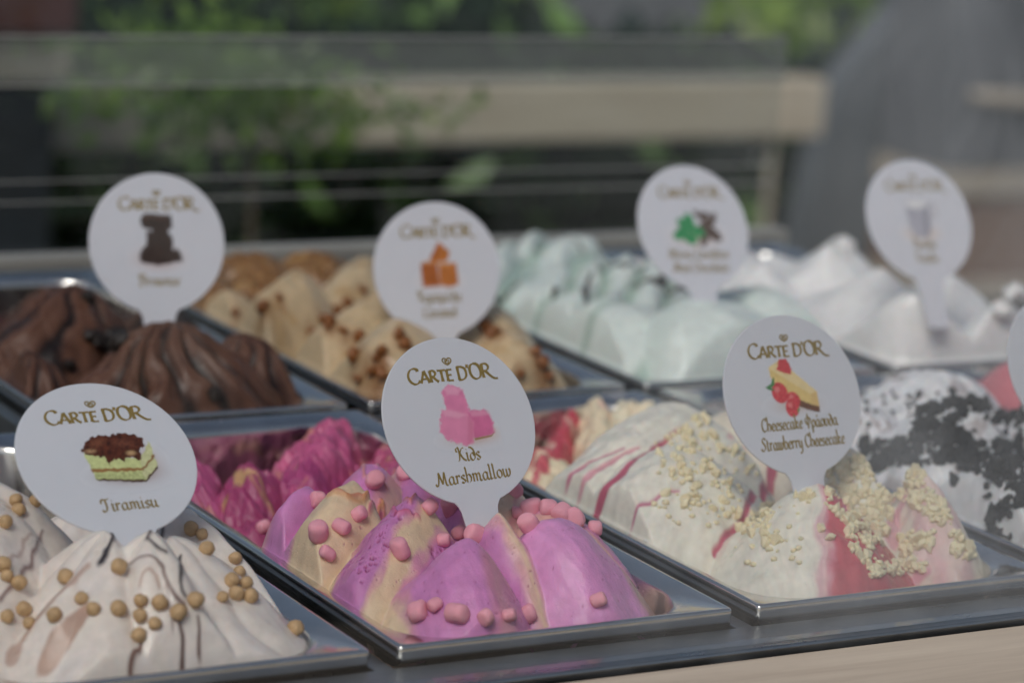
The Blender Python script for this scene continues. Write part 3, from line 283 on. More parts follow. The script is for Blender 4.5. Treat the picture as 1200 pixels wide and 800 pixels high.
def field_marshmallow(X, Y):
    F = Field(X, Y, -62, MAGENTA)
    rng = np.random.default_rng(4)
    cb = mixc2(np.zeros(X.shape + (3,)) + np.array((.34, .045, .14)), (.50, .30, .10), sstep(0.25, 0.6, fbm(X, Y, 18, 3, 12)))
    F.add(-48 + 9 * fbm(X, Y, 26, 4, 31) + 2.4 * fbm(X, Y, 7, 3, 8), cb, 2)
    PK, YL = (.40, .055, .17), (.62, .40, .16)
    scraps(F, X, Y, [
        (20, 300, -22, 0, 40, 50, 14, 16, PK, PK), (60, 262, -26, -20, 30, 26, 24, 22, PK, YL), (92, 262, -18, -40, 30, 26, 24, 24, PK, YL),
        (26, 332, -3, 10, 40, 16, 20, 17, (.46, .08, .24), (.48, .1, .24)), (48, 316, -7, 0, 40, 18, 19, 17, (.46, .08, .22), YL),
        (72, 292, -6, -30, 36, 20, 20, 19, PK, YL), (104, 296, -6, -35, 34, 22, 20, 22, (.42, .06, .20), (.56, .2, .2)),
        (124, 316, 2, -40, 56, 18, 22, 19, (.52, .10, .24), (.62, .26, .18)), (142, 336, 3, -65, 60, 12, 12, 14, (.54, .11, .24), (.62, .26, .2)),
        (150, 296, -4, -20, 60, 46, 12, 14, (.48, .09, .2), (.58, .26, .2)), (136, 256, -3, -60, 40, 34, 22, 22, (.46, .08, .24), (.5, .12, .24))], 300)
    P = F.petal
    P(stripes([(-8, PEACH), (6, LILAC), (99, (.70, .24, .44))], seed=1), 104, 178, 23, -40, 58, 28, 28, 34, p=1.8, drop=30)
    P(stripes([(-6, (.68, .2, .46)), (8, LILAC), (99, PEACH)], seed=2), 74, 168, 27, -45, 56, 20, 26, 26, p=1.8, drop=36)
    P(stripes([(-9, (.80, .55, .40)), (99, LILAC)], seed=3), 33, 155, 23, -62, 44, 15, 14, 18, p=1.8, drop=34)
    P(stripes([(-6, LILAC), (-3, (.7, .25, .4)), (13, CREAM), (99, PEACH)], seed=4, edge=1.5), 110, 126, 30, -35, 62, 32, 32, 36, p=1.8, drop=36)
    P(stripes([(-15, LILAC), (99, CREAM)], seed=5, edge=2), 44, 131, 31, -62, 62, 16, 23, 26, p=1.55, drop=36)
    P(stripes([(-17, CREAM), (5, (.62, .23, .50)), (16, CREAM), (99, LILAC)], seed=6, edge=1.6, wob=1.2), 58, 100, 32, -52, 64, 19, 25, 30, p=1.55, drop=38)
    P(stripes([(-4, LILAC), (3, CREAM), (99, LILAC)], seed=7), 83, 70, 30, 4, 46, 22, 17, 17, p=1.7, drop=38)
    P(stripes([(-2, PEACH), (99, LILAC)], seed=8), 124, 92, 22, 42, 44, 34, 30, 32, p=1.8, drop=30)
    P(stripes([(-30, CREAM), (4, LILAC), (15, (.70, .33, .42)), (99, LILAC)], seed=9, edge=2.5), 57, 48, 27, -14, 46, 22, 36, 27, p=1.5, drop=35)
    P(stripes([(25, (.78, .33, .63)), (99, PEACH)], seed=10, edge=2.0, wob=1.0), 103, 56, 30, 8, 48, 26, 26, 42, p=1.8, drop=37)
    walls(F, 0, 0, -3.5, 3.4)
    streaks(F, 'marshmallow')
    mound = (Y < 190)
    fine(F, .3, 7, 3, 3)
    nl = F.n
    pits(F, X, Y, (F.I == nl - 4) & (F.H > 2) & (F.C[..., 1] < .3), 150, rng, .5, 1.5, 1.1, (.30, .03, .13))
    pits(F, X, Y, (F.I >= nl - 3) & (F.H > -2), 60, rng, .4, .9, 1.0, (.38, .06, .2))
    pits(F, X, Y, mound & (F.H > 0), 70, rng, .4, .9, 1.0, (.38, .06, .2))
    return F

def field_tiramisu(X, Y):
    W = (.84, .75, .68)
    F = Field(X, Y, -50, W)
    F.add(-30 + 6 * fbm(X, Y, 30, 3, 2) + 2 * fbm(X, Y, 8, 2, 3) - 20 * sstep(200, 300, Y), W, 2)
    def P(ax, ay, top, ang, lf, lb, wl, wr, n, ph, amp, tw, p=1.35, drop=42, k=3.0):
        x = X + 4 * fbm(X, Y, 40, 2, int(ax) + 400); y = Y + 4 * fbm(X, Y, 40, 2, int(ay) + 500)
        h, s, t, r = petal(x, y, ax, ay, top, ang, lf, lb, wl, wr, p=p, drop=drop)
        th = np.arctan2(t, s)
        w = np.abs(np.sin(th * n + ph + tw * r + .7 * fbm(X, Y, 45, 2, int(ax) + 40)))
        F.add(h + amp * np.clip(r * 1.5, 0, 1) * (w ** 1.3 - 0.5), W, k)
    P(-60, 200, 6, 0, 60, 60, 44, 44, 3, 0, 4, 1)
    P(-130, 210, 16, 0, 60, 60, 44, 44, 3, 1, 4, 1)
    P(-132, 132, 45, -30, 84, 50, 50, 50, 2.5, 0.3, 6, 1.2, p=1.6)
    P(-48, 116, 30, 30, 70, 50, 40, 44, 2.5, 1.3, 4, .8, p=1.7, drop=34)
    P(-102, 66, 39, -14, 66, 44, 46, 34, 4.2, 0.9, 6, 1.0, drop=46)
    P(-70, 72, 32, 14, 66, 46, 34, 48, 3.6, 0.2, 5.5, -.9, drop=40)
    P(-90, 53, 41, 2, 52, 30, 34, 28, 3.2, 0.6, 4.5, .5, p=1.5, drop=44)
    walls(F, -178, 0, lip=-6)
    F.C = mixc2(F.C, (.82, .75, .72), sstep(0.1, .5, fbm(X, Y, 25, 2, 5)) * .5)
    streaks(F, 'tiramisu')
    fine(F, .25, 7, 2, 3)
    return F

def field_cheesecake(X, Y):
    W, WP, RED = (.88, .825, .71), (.86, .62, .60), (.60, .10, .13)
    F = Field(X, Y, -62, (.75, .62, .45))
    cb = mixc2(np.zeros(X.shape + (3,)) + np.array((.80, .66, .46)), (.56, .06, .10), sstep(0.15, 0.5, fbm(X, Y, 22, 3, 112)))
    F.add(-48 + 8 * fbm(X, Y, 24, 4, 131) + 2.4 * fbm(X, Y, 6, 3, 18), cb, 2)
    CR, RD = (.82, .70, .50), (.56, .07, .11)
    scraps(F, X, Y, [
        (262, 312, -13, -36, 44, 24, 14, 13, RD, (.80, .62, .5)), (290, 345, -5, -38, 60, 14, 11, 9, RD, (.78, .55, .45)), (240, 292, -10, -30, 40, 30, 16, 15, (.62, .12, .15), CR),
        (306, 346, 2, -30, 70, 14, 11, 18, CR, (.78, .5, .4)), (322, 340, 1, -10, 70, 20, 16, 26, (.84, .76, .58), CR),
        (320, 318, 4, 30, 70, 30, 24, 22, (.84, .76, .58), CR), (240, 286, -14, -20, 44, 28, 28, 28, CR, (.70, .3, .26)),
        (200, 268, -12, -30, 46, 30, 18, 24, CR, (.62, .2, .2)), (290, 268, -4, 0, 44, 34, 34, 34, CR, (.80, .62, .46))], 500, 26)
    P = F.petal
    P((.84, .75, .61), 318, 215, 27, 20, 64, 44, 44, 40, p=1.9, drop=34)
    P(W, 266, 206, 35, -66, 104, 24, 40, 64, p=2.0, drop=42, wob=1.8)
    P(W, 232, 152, 28, -55, 66, 44, 44, 54, p=2.0, drop=34, wob=1.8)
    P(W, 302, 112, 36, 6, 52, 34, 28, 24, p=1.35, drop=44, wob=2.6)
    P(stripes([(-10, W), (2, (.84, .64, .58)), (99, (.84, .76, .62))], seed=3, edge=5), 327, 78, 34, -16, 54, 36, 22, 30, p=1.3, drop=44, wob=2.4)
    P(stripes([(-1, W), (3, WP), (99, RED)], seed=5, key='fan', edge=1.6, wob=1.2), 258, 71, 30, -30, 58, 34, 46, 44, p=1.3, drop=40, wob=1.6)
    walls(F, 178, 0, -3.5, 3.4)
    streaks(F, 'cheesecake')
    fine(F, .32, 8, 3, 3)
    return F

def field_cookies(X, Y):
    W, BR = (.86, .845, .85), (.26, .15, .12)
    F = Field(X, Y, -40, W)
    c = lambda a, seed: (lambda s, t, r, h: mixc2(np.zeros(s.shape + (3,)) + np.array(W), BR, sstep(.3, .6, fbm(s * .4, t, 12, 3, seed)) * a))
    F.add(-20 + 8 * fbm(X, Y, 28, 4, 6) + 2 * fbm(X, Y, 7, 3, 7), mixc2(np.zeros(X.shape + (3,)) + np.array(W), BR, sstep(.1, .5, fbm(X, Y, 20, 3, 1))), 2)
    P = F.petal
    P(c(.9, 1), 400, 240, 20, -20, 44, 44, 54, 54, p=1.8, drop=30, wob=3)
    P(c(.6, 2), 470, 250, 30, 0, 54, 54, 54, 54, p=1.8, drop=34, wob=3)
    P(c(.5, 3), 420, 176, 36, -20, 70, 44, 48, 48, p=1.7, drop=40, wob=3)
    P(c(.5, 4), 476, 160, 38, 10, 66, 44, 44, 48, p=1.7, drop=40, wob=3)
    P(c(.3, 5), 388, 92, 27, -35, 60, 32, 44, 44, p=1.8, drop=34, wob=2.4)
    P(c(.3, 6), 440, 62, 26, 0, 54, 44, 44, 44, p=1.8, drop=34, wob=2.4)
    walls(F, 356, 0, -3.5, 3)
    fine(F, 1.3, 10, 4, 3)
    return F

def field_strawberry(X, Y):
    F = Field(X, Y, -30, (.60, .16, .18))
    for i, a in enumerate([(580, 300, 22, 0), (650, 290, 24, 20), (590, 220, 26, -20), (655, 200, 26, 10), (600, 130, 28, 0), (655, 90, 26, 20), (575, 70, 24, -10)]):
        F.petal((.62, .17, .20), *a, 60, 40, 44, 44, p=1.7, drop=36, wob=2.5)
    walls(F, 534, 0)
    return F

def ribbons(X, Y, ang, wave, twist, seed):
    """ribbon folds: rounded backs, sharp valleys, one flank steeper"""
    a = math.radians(ang)
    u = X * math.cos(a) + Y * math.sin(a); v = -X * math.sin(a) + Y * math.cos(a)
    ph = u / wave + twist * fbm(u, v * .5, 70, 2, seed)
    q = ph - np.floor(ph)
    return np.where(q < .7, np.sin(q / .7 * math.pi / 2), np.cos((q - .7) / .3 * math.pi / 2)), np.floor(ph)

def field_brownie(X, Y):
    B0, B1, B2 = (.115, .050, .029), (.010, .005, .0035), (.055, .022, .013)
    F = Field(X, Y, -40, (.05, .015, .01))
    F.add(-26 + 9 * fbm(X, Y, 30, 4, 4) + 3 * fbm(X, Y, 8, 3, 5), (.05, .013, .010), 2)
    def P(ax, ay, top, ang, lf, lb, wl, wr, n, ph, amp, tw, p=1.6, drop=42):
        x = X + 4 * fbm(X, Y, 30, 2, int(ax)); y = Y + 4 * fbm(X, Y, 30, 2, int(ay))
        h, s, t, r = petal(x, y, ax, ay, top, ang, lf, lb, wl, wr, p=p, drop=drop)
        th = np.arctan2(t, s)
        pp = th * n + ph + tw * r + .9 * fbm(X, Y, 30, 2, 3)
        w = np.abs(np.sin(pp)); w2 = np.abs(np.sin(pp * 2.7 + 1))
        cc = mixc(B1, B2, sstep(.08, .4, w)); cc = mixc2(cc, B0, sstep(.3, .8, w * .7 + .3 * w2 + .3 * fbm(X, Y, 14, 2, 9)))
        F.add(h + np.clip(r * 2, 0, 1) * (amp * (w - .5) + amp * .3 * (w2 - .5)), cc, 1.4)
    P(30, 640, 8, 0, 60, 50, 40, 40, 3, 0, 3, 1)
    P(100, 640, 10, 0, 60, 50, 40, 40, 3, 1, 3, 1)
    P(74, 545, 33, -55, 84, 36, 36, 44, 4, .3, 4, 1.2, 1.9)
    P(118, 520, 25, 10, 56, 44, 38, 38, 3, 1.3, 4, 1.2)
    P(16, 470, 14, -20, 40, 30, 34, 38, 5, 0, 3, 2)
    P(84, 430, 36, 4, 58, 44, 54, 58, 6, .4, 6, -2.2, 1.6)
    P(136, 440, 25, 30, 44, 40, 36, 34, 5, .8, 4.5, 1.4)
    walls(F, 0, PITCH_Y, -4, 3)
    fine(F, .9, 7, 4, 3)
    return F

def field_caramel(X, Y):
    W = (.58, .44, .27)
    F = Field(X, Y, -40, (.34, .16, .045))
    F.add(-24 + 8 * fbm(X, Y, 28, 4, 4) + 4 * fbm(X, Y, 8, 3, 5), (.34, .16, .045), 2)
    P = F.petal
    CR = lambda s, t, r, h: mixc2(np.zeros(s.shape + (3,)) + np.array((.20, .095, .03)), (.30, .16, .06), sstep(-.2, .5, fbm(s, t, 9, 3, 7)))
    n0 = F.H.copy()
    P(CR, 300, 690, 14, 0, 60, 40, 40, 40, p=1.8, drop=26, wob=4)
    P(CR, 244, 664, 20, 0, 66, 46, 40, 40, p=1.8, drop=26, wob=4)
    P(CR, 205, 640, 12, 0, 66, 46, 30, 30, p=1.8, drop=26, wob=4)
    F.H += 2.6 * np.abs(fbm(X, Y, 8, 3, 77))
    P(W, 300, 620, 26, -45, 96, 34, 30, 34, p=1.7, drop=36, wob=1.2, k=2.5)
    P(W, 230, 572, 31, -50, 92, 26, 24, 32, p=1.6, drop=40, wob=1.2, k=2.5, bend=3)
    P(W, 310, 540, 29, -45, 100, 36, 30, 34, p=1.7, drop=38, wob=1.2, k=3)
    P(W, 196, 600, 13, -45, 56, 34, 28, 34, p=1.7, drop=30, wob=1.2, k=2.5)
    P(W, 258, 500, 37, -52, 110, 28, 28, 38, p=1.6, drop=42, wob=1.2, k=2.5, bend=3)
    P(W, 222, 426, 32, -40, 62, 40, 36, 44, p=1.7, drop=36, wob=1.2, k=3)
    P(W, 306, 470, 28, -10, 70, 36, 34, 34, p=1.7, drop=36, wob=1.2, k=3)
    P(W, 284, 412, 26, 10, 48, 36, 34, 38, p=1.6, drop=34, wob=1.2, k=3)
    walls(F, 178, PITCH_Y, -4, 3)
    F.C = mixc2(F.C, (.42, .25, .09), sstep(.35, .7, fbm(X * .6, Y, 14, 3, 21)) * .5)
    for i, (cx, cy) in enumerate(TOPPINGS.get('caramel', ())):        # caramel sauce round each piece
        d = np.sqrt((X - cx + 2 * fbm(X, Y, 9, 2, i)) ** 2 + (Y - cy + 2) ** 2 * .6)
        F.C = mixc2(F.C, (.24, .09, .02), .6 * np.exp(-(d / 4.2) ** 2))
    fine(F, .4, 9, 3, 3)
    return F

def field_mint(X, Y):
    W, G = (.72, .785, .74), (.42, .54, .47)
    F = Field(X, Y, -40, W)
    w, k = ribbons(X, Y, -46, 25, .8, 3)
    w2, k2 = ribbons(X, Y, -75, 34, .6, 9)
    F.add(-14 + 6 * fbm(X, Y, 28, 3, 4), W, 2)
    def P(ax, ay, top, ang, lf, lb, wl, wr, rib=None, amp=0, p=1.8, drop=34, k=2.5):
        x = X + 5 * fbm(X, Y, 40, 2, int(ax)); y = Y + 5 * fbm(X, Y, 40, 2, int(ay))
        h, s, t, r = petal(x, y, ax, ay, top, ang, lf, lb, wl, wr, p=p, drop=drop)
        h = h + amp * (rib - .6) + 1.5 * fbm(X, Y, 24, 2, 4)
        F.add(h, mixc2(np.zeros(X.shape + (3,)) + np.array(W), G, (.9 if amp else .25) * (1 - sstep(.1, .7, rib))), k)  # shade in the fold valleys painted as darker green
    P(470, 660, 24, 0, 90, 70, 80, 60, w, 12, k=1.5)
    P(410, 630, 20, -30, 100, 70, 60, 80, w, 12, k=1.5)
    P(400, 520, 22, -30, 100, 70, 60, 80, w, 12, k=1.5)
    P(468, 560, 29, 0, 90, 70, 80, 60, w, 11, k=1.5)
    P(392, 470, 26, -50, 70, 30, 40, 80, w2, 2, 2.2, 36, k=4)
    P(428, 430, 35, -35, 66, 34, 44, 74, w2, .0, 2.4, 42, k=2)
    P(486, 452, 34, 10, 70, 50, 60, 46, w2, .0, 2.4, 42, k=5)
    P(440, 400, 24, -10, 40, 30, 40, 50, w2, .0, 2.2, 34, k=2)
    walls(F, 356, PITCH_Y, -4, 3)
    streaks(F, 'mint')
    return F

def field_vanilla(X, Y):
    W = (.86, .845, .83)
    F = Field(X, Y, -40, W)
    F.add(-8 + 6 * fbm(X, Y, 34, 3, 4), W, 2)
    for a, b, z, l, w in [(568, 402, 42, 46, 48), (630, 390, 38, 40, 40), (682, 410, 32, 40, 34), (604, 484, 36, 70, 64), (664, 490, 32, 56, 48),
                          (620, 560, 36, 54, 52), (566, 560, 24, 60, 56), (672, 620, 28, 60, 50), (600, 660, 26, 64, 60)]:
        h, s, t, r = petal(X + 4 * fbm(X, Y, 40, 2, a), Y + 4 * fbm(X, Y, 40, 2, b), a, b, z, 0, l, l, w, w, p=1.0, drop=40)
        th = np.arctan2(t, s)
        h = z - 44 * np.sqrt(r * r + .004) ** .8 + 4.5 + 1.6 * np.sin(3 * th + a + 3 * r) * np.clip(r * 2, 0, 1)
        F.add(h, W, 5.0)
    walls(F, 534, PITCH_Y, -4, 4)
    return F

FIELDS = {   # name: (function, pan origin, grid cell)
    'marshmallow': (field_marshmallow, 0, 0, .62), 'tiramisu': (field_tiramisu, -178, 0, .7),
    'cheesecake': (field_cheesecake, 178, 0, .65), 'cookies': (field_cookies, 356, 0, .8),
    'strawberry': (field_strawberry, 534, 0, 1.6), 'brownie': (field_brownie, 0, PITCH_Y, 1.1),
    'caramel': (field_caramel, 178, PITCH_Y, 1.1), 'mint': (field_mint, 356, PITCH_Y, 1.1),
    'vanilla': (field_vanilla, 534, PITCH_Y, 1.1)}
_grids = {}
def grid_of(name):
    if name not in _grids:
        fn, x0, y0, cell = FIELDS[name]
        xs = np.arange(x0 + 8, x0 + PW - 8 + cell, cell); ys = np.arange(y0 + 8, y0 + PL - 8 + cell, cell)
        X, Y = np.meshgrid(xs, ys)
        _grids[name] = (X, Y, fn(X, Y))
    return _grids[name]
def height_at(name, x, y):
    X, Y, F = grid_of(name)
    fx = (x - X[0, 0]) / (X[0, 1] - X[0, 0]); fy = (y - Y[0, 0]) / (Y[1, 0] - Y[0, 0])
    i = int(np.clip(fx, 0, X.shape[1] - 2)); j = int(np.clip(fy, 0, X.shape[0] - 2))
    u, v = np.clip(fx - i, 0, 1), np.clip(fy - j, 0, 1); H = F.H
    return float(H[j, i] * (1 - u) * (1 - v) + H[j, i + 1] * u * (1 - v) + H[j + 1, i] * (1 - u) * v + H[j + 1, i + 1] * u * v)
# ------------------------------------------------------------------ END FIELDS
# ------------------------------------------------------------------ materials
def mat(name):
    m = bpy.data.materials.new(name)
    m.use_nodes = True
    nt = m.node_tree
    return m, nt, nt.nodes['Principled BSDF'], nt.nodes['Material Output']

def N(nt, typ, **kw):
    n = nt.nodes.new(typ)
    for k, v in kw.items():
        setattr(n, k, v)
    return n

def noise(nt, scale, detail=3.0, rough=.55, vec=None, dist=0.0):
    n = N(nt, 'ShaderNodeTexNoise')
    n.inputs['Scale'].default_value = scale; n.inputs['Detail'].default_value = detail
    n.inputs['Roughness'].default_value = rough; n.inputs['Distortion'].default_value = dist
    if vec is None:
        tc = N(nt, 'ShaderNodeTexCoord'); vec = tc.outputs['Object']
    nt.links.new(vec, n.inputs['Vector'])
    return n

def ramp(nt, fac, stops):
    r = N(nt, 'ShaderNodeValToRGB')
    e = r.color_ramp.elements
    while len(e) < len(stops): e.new(0.5)
    for el, (p, c) in zip(e, stops):
        el.position = p; el.color = (*c, 1) if len(c) == 3 else c
    nt.links.new(fac, r.inputs['Fac'])
    return r

def bump(nt, b, fac, strength, dist):
    n = N(nt, 'ShaderNodeBump')
    n.inputs['Strength'].default_value = strength; n.inputs['Distance'].default_value = dist
    nt.links.new(fac, n.inputs['Height']); nt.links.new(n.outputs[0], b.inputs['Normal'])
    return n

def ice_material(name, rough=.45, sss=.25, fine=900.0, bstr=.35, holes=0.0, coat=.2):
    m, nt, b, out = mat(name)
    at = N(nt, 'ShaderNodeVertexColor', layer_name='Col')
    n1 = noise(nt, 160, 4)
    mx = N(nt, 'ShaderNodeMix', data_type='RGBA', blend_type='MULTIPLY')
    mx.inputs['Factor'].default_value = 1.0
    r = ramp(nt, n1.outputs['Fac'], [(.25, (.88, .88, .88)), (.75, (1.08, 1.08, 1.08))])
    nt.links.new(at.outputs['Color'], mx.inputs['A']); nt.links.new(r.outputs[0], mx.inputs['B'])
    nt.links.new(mx.outputs['Result'], b.inputs['Base Color'])
    b.inputs['Roughness'].default_value = rough
    b.inputs['Specular IOR Level'].default_value = .45
    b.inputs['Coat Weight'].default_value = coat
    b.inputs['Coat Roughness'].default_value = .22
    b.inputs['Subsurface Weight'].default_value = sss
    b.inputs['Subsurface Radius'].default_value = (1.0, .6, .45)
    b.inputs['Subsurface Scale'].default_value = .0035
    n2 = noise(nt, fine, 4, .65)
    bm1 = bump(nt, b, n2.outputs['Fac'], bstr, .0007)
    if holes:
        vo = N(nt, 'ShaderNodeTexVoronoi'); vo.inputs['Scale'].default_value = 330
        tc = N(nt, 'ShaderNodeTexCoord'); nt.links.new(tc.outputs['Object'], vo.inputs['Vector'])
        n3 = noise(nt, 45, 3)
        th = N(nt, 'ShaderNodeMapRange'); th.inputs['From Min'].default_value = .45; th.inputs['From Max'].default_value = .75
        th.inputs['To Min'].default_value = .02; th.inputs['To Max'].default_value = .34
        nt.links.new(n3.outputs['Fac'], th.inputs['Value'])
        sub = N(nt, 'ShaderNodeMath', operation='DIVIDE'); sub.use_clamp = True
        nt.links.new(vo.outputs['Distance'], sub.inputs[0]); nt.links.new(th.outputs[0], sub.inputs[1])
        b2 = N(nt, 'ShaderNodeBump'); b2.inputs['Strength'].default_value = holes; b2.inputs['Distance'].default_value = .0008
        nt.links.new(sub.outputs[0], b2.inputs['Height']); nt.links.new(bm1.outputs[0], b2.inputs['Normal'])
        nt.links.new(b2.outputs[0], b.inputs['Normal'])
    n4 = noise(nt, 70, 4)
    rr = ramp(nt, n4.outputs['Fac'], [(.35, (rough * .65,) * 3), (.7, (rough * 1.3,) * 3)])
    nt.links.new(rr.outputs[0], b.inputs['Roughness'])
    return m

def plain(name, c, rough=.5, metal=0.0, var=.12, vscale=40.0, bstr=0.0, bscale=200.0, bdist=.0005, spec=.5, sss=0.0):
    m, nt, b, out = mat(name)
    n1 = noise(nt, vscale, 4)
    r = ramp(nt, n1.outputs['Fac'], [(.25, tuple(x * (1 - var) for x in c)), (.75, tuple(min(1, x * (1 + var)) for x in c))])
    nt.links.new(r.outputs[0], b.inputs['Base Color'])
    b.inputs['Roughness'].default_value = rough; b.inputs['Metallic'].default_value = metal
    b.inputs['Specular IOR Level'].default_value = spec
    if sss:
        b.inputs['Subsurface Weight'].default_value = sss
        b.inputs['Subsurface Radius'].default_value = (1, .5, .4); b.inputs['Subsurface Scale'].default_value = .002
    if bstr:
        n2 = noise(nt, bscale, 4)
        bump(nt, b, n2.outputs['Fac'], bstr, bdist)
    return m

def steel_material(name, c=(.76, .745, .72), rough=.12, streak=(3, 260, 260)):
    m, nt, b, out = mat(name)
    tc = N(nt, 'ShaderNodeTexCoord'); mp = N(nt, 'ShaderNodeMapping')
    mp.inputs['Scale'].default_value = streak
    nt.links.new(tc.outputs['Object'], mp.inputs['Vector'])
    n1 = noise(nt, 3.0, 5, .6, mp.outputs[0]); n2 = noise(nt, 22, 4, .6)
    r = ramp(nt, n1.outputs['Fac'], [(.3, (rough * .75,) * 3), (.7, (rough * 1.35,) * 3)])
    r2 = ramp(nt, n2.outputs['Fac'], [(.35, tuple(x * .82 for x in c)), (.7, c)])
    nt.links.new(r2.outputs[0], b.inputs['Base Color'])
    n5 = noise(nt, 28, 5, .6); r5 = ramp(nt, n5.outputs['Fac'], [(.45, (0, 0, 0)), (.75, (.22, .22, .22))])     # frost and finger smears
    ad = N(nt, 'ShaderNodeMath', operation='ADD')
    nt.links.new(r.outputs[0], ad.inputs[0]); nt.links.new(r5.outputs[0], ad.inputs[1])
    nt.links.new(ad.outputs[0], b.inputs['Roughness'])
    b.inputs['Metallic'].default_value = 1.0
    bump(nt, b, n2.outputs['Fac'], .06, .0008)
    return m

def wood_material(name, c0, c1, rough=.55, stretch=(2.2, 30, 30), sc=2.6):
    m, nt, b, out = mat(name)
    tc = N(nt, 'ShaderNodeTexCoord'); mp = N(nt, 'ShaderNodeMapping')
    mp.inputs['Scale'].default_value = stretch
    nt.links.new(tc.outputs['Object'], mp.inputs['Vector'])
    n1 = noise(nt, sc, 6, .65, mp.outputs[0], .6)
    r = ramp(nt, n1.outputs['Fac'], [(.28, c0), (.72, c1)])
    nt.links.new(r.outputs[0], b.inputs['Base Color'])
    b.inputs['Roughness'].default_value = rough
    bump(nt, b, n1.outputs['Fac'], .25, .001)
    return m

def glass_material(name, tint=(.985, .992, .99), gain=1.0, rough=0.0, haze=0.0):
    """thin pane: clear, with Schlick reflection"""
    m, nt, b, out = mat(name)
    nt.nodes.remove(b)
    tr = N(nt, 'ShaderNodeBsdfTransparent'); tr.inputs[0].default_value = (*tint, 1)
    gl = N(nt, 'ShaderNodeBsdfGlossy'); gl.inputs['Roughness'].default_value = rough
    geo = N(nt, 'ShaderNodeNewGeometry')
    dot = N(nt, 'ShaderNodeVectorMath', operation='DOT_PRODUCT')
    nt.links.new(geo.outputs['Normal'], dot.inputs[0]); nt.links.new(geo.outputs['Incoming'], dot.inputs[1])
    def M(op, a, bb=None, v=None):
        n = N(nt, 'ShaderNodeMath', operation=op)
        nt.links.new(a, n.inputs[0])
        if v is not None: n.inputs[1].default_value = v
        return n.outputs[0]
    a = M('ABSOLUTE', dot.outputs['Value'])
    inv = N(nt, 'ShaderNodeMath', operation='SUBTRACT'); inv.inputs[0].default_value = 1.0
    nt.links.new(a, inv.inputs[1])
    p = M('POWER', inv.outputs[0], v=5.0)
    s = M('MULTIPLY', p, v=.96 * gain); s = M('ADD', s, v=.04 * gain)
    mx = N(nt, 'ShaderNodeMixShader')
    nt.links.new(s, mx.inputs[0]); nt.links.new(tr.outputs[0], mx.inputs[1]); nt.links.new(gl.outputs[0], mx.inputs[2])
    last = mx.outputs[0]
    if haze:                                   # reflection veil painted as a pale diffuse layer, stronger to the right
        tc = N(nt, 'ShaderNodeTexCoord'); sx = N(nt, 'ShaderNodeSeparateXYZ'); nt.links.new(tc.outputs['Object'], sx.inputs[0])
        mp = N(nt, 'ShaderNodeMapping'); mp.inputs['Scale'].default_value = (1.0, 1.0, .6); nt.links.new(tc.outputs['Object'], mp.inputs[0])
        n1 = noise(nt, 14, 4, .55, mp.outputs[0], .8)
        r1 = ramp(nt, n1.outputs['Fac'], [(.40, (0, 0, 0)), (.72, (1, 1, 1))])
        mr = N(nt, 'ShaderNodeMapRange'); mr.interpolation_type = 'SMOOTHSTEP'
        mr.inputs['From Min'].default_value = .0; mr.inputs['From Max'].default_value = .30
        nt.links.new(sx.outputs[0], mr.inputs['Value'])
        f1 = N(nt, 'ShaderNodeMath', operation='MULTIPLY_ADD'); nt.links.new(r1.outputs[0], f1.inputs[0]); f1.inputs[1].default_value = haze; f1.inputs[2].default_value = haze * .3
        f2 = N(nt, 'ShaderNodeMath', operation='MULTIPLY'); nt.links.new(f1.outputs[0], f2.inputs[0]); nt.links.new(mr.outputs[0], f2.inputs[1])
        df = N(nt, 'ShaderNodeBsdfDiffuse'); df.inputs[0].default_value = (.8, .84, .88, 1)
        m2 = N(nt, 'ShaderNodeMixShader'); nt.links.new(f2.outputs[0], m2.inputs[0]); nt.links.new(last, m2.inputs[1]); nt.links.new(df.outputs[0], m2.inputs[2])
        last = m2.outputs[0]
    nt.links.new(last, out.inputs['Surface'])
    return m

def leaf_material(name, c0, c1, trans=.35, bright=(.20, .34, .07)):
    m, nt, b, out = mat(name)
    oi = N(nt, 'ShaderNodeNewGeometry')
    r = ramp(nt, oi.outputs['Random Per Island'], [(.0, c0), (.9, c1), (.93, bright), (1.0, bright)])  # a few leaves coloured very bright to imitate sun glints
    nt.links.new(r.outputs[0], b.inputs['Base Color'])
    b.inputs['Roughness'].default_value = .18
    tl = N(nt, 'ShaderNodeBsdfTranslucent')
    nt.links.new(r.outputs[0], tl.inputs[0])
    mx = N(nt, 'ShaderNodeMixShader'); mx.inputs[0].default_value = trans
    nt.links.new(b.outputs[0], mx.inputs[1]); nt.links.new(tl.outputs[0], mx.inputs[2])
    nt.links.new(mx.outputs[0], out.inputs['Surface'])
    return m

def print_material(name):
    m, nt, b, out = mat(name)
    at = N(nt, 'ShaderNodeVertexColor', layer_name='Col')
    nt.links.new(at.outputs['Color'], b.inputs['Base Color'])
    b.inputs['Roughness'].default_value = .35
    return m

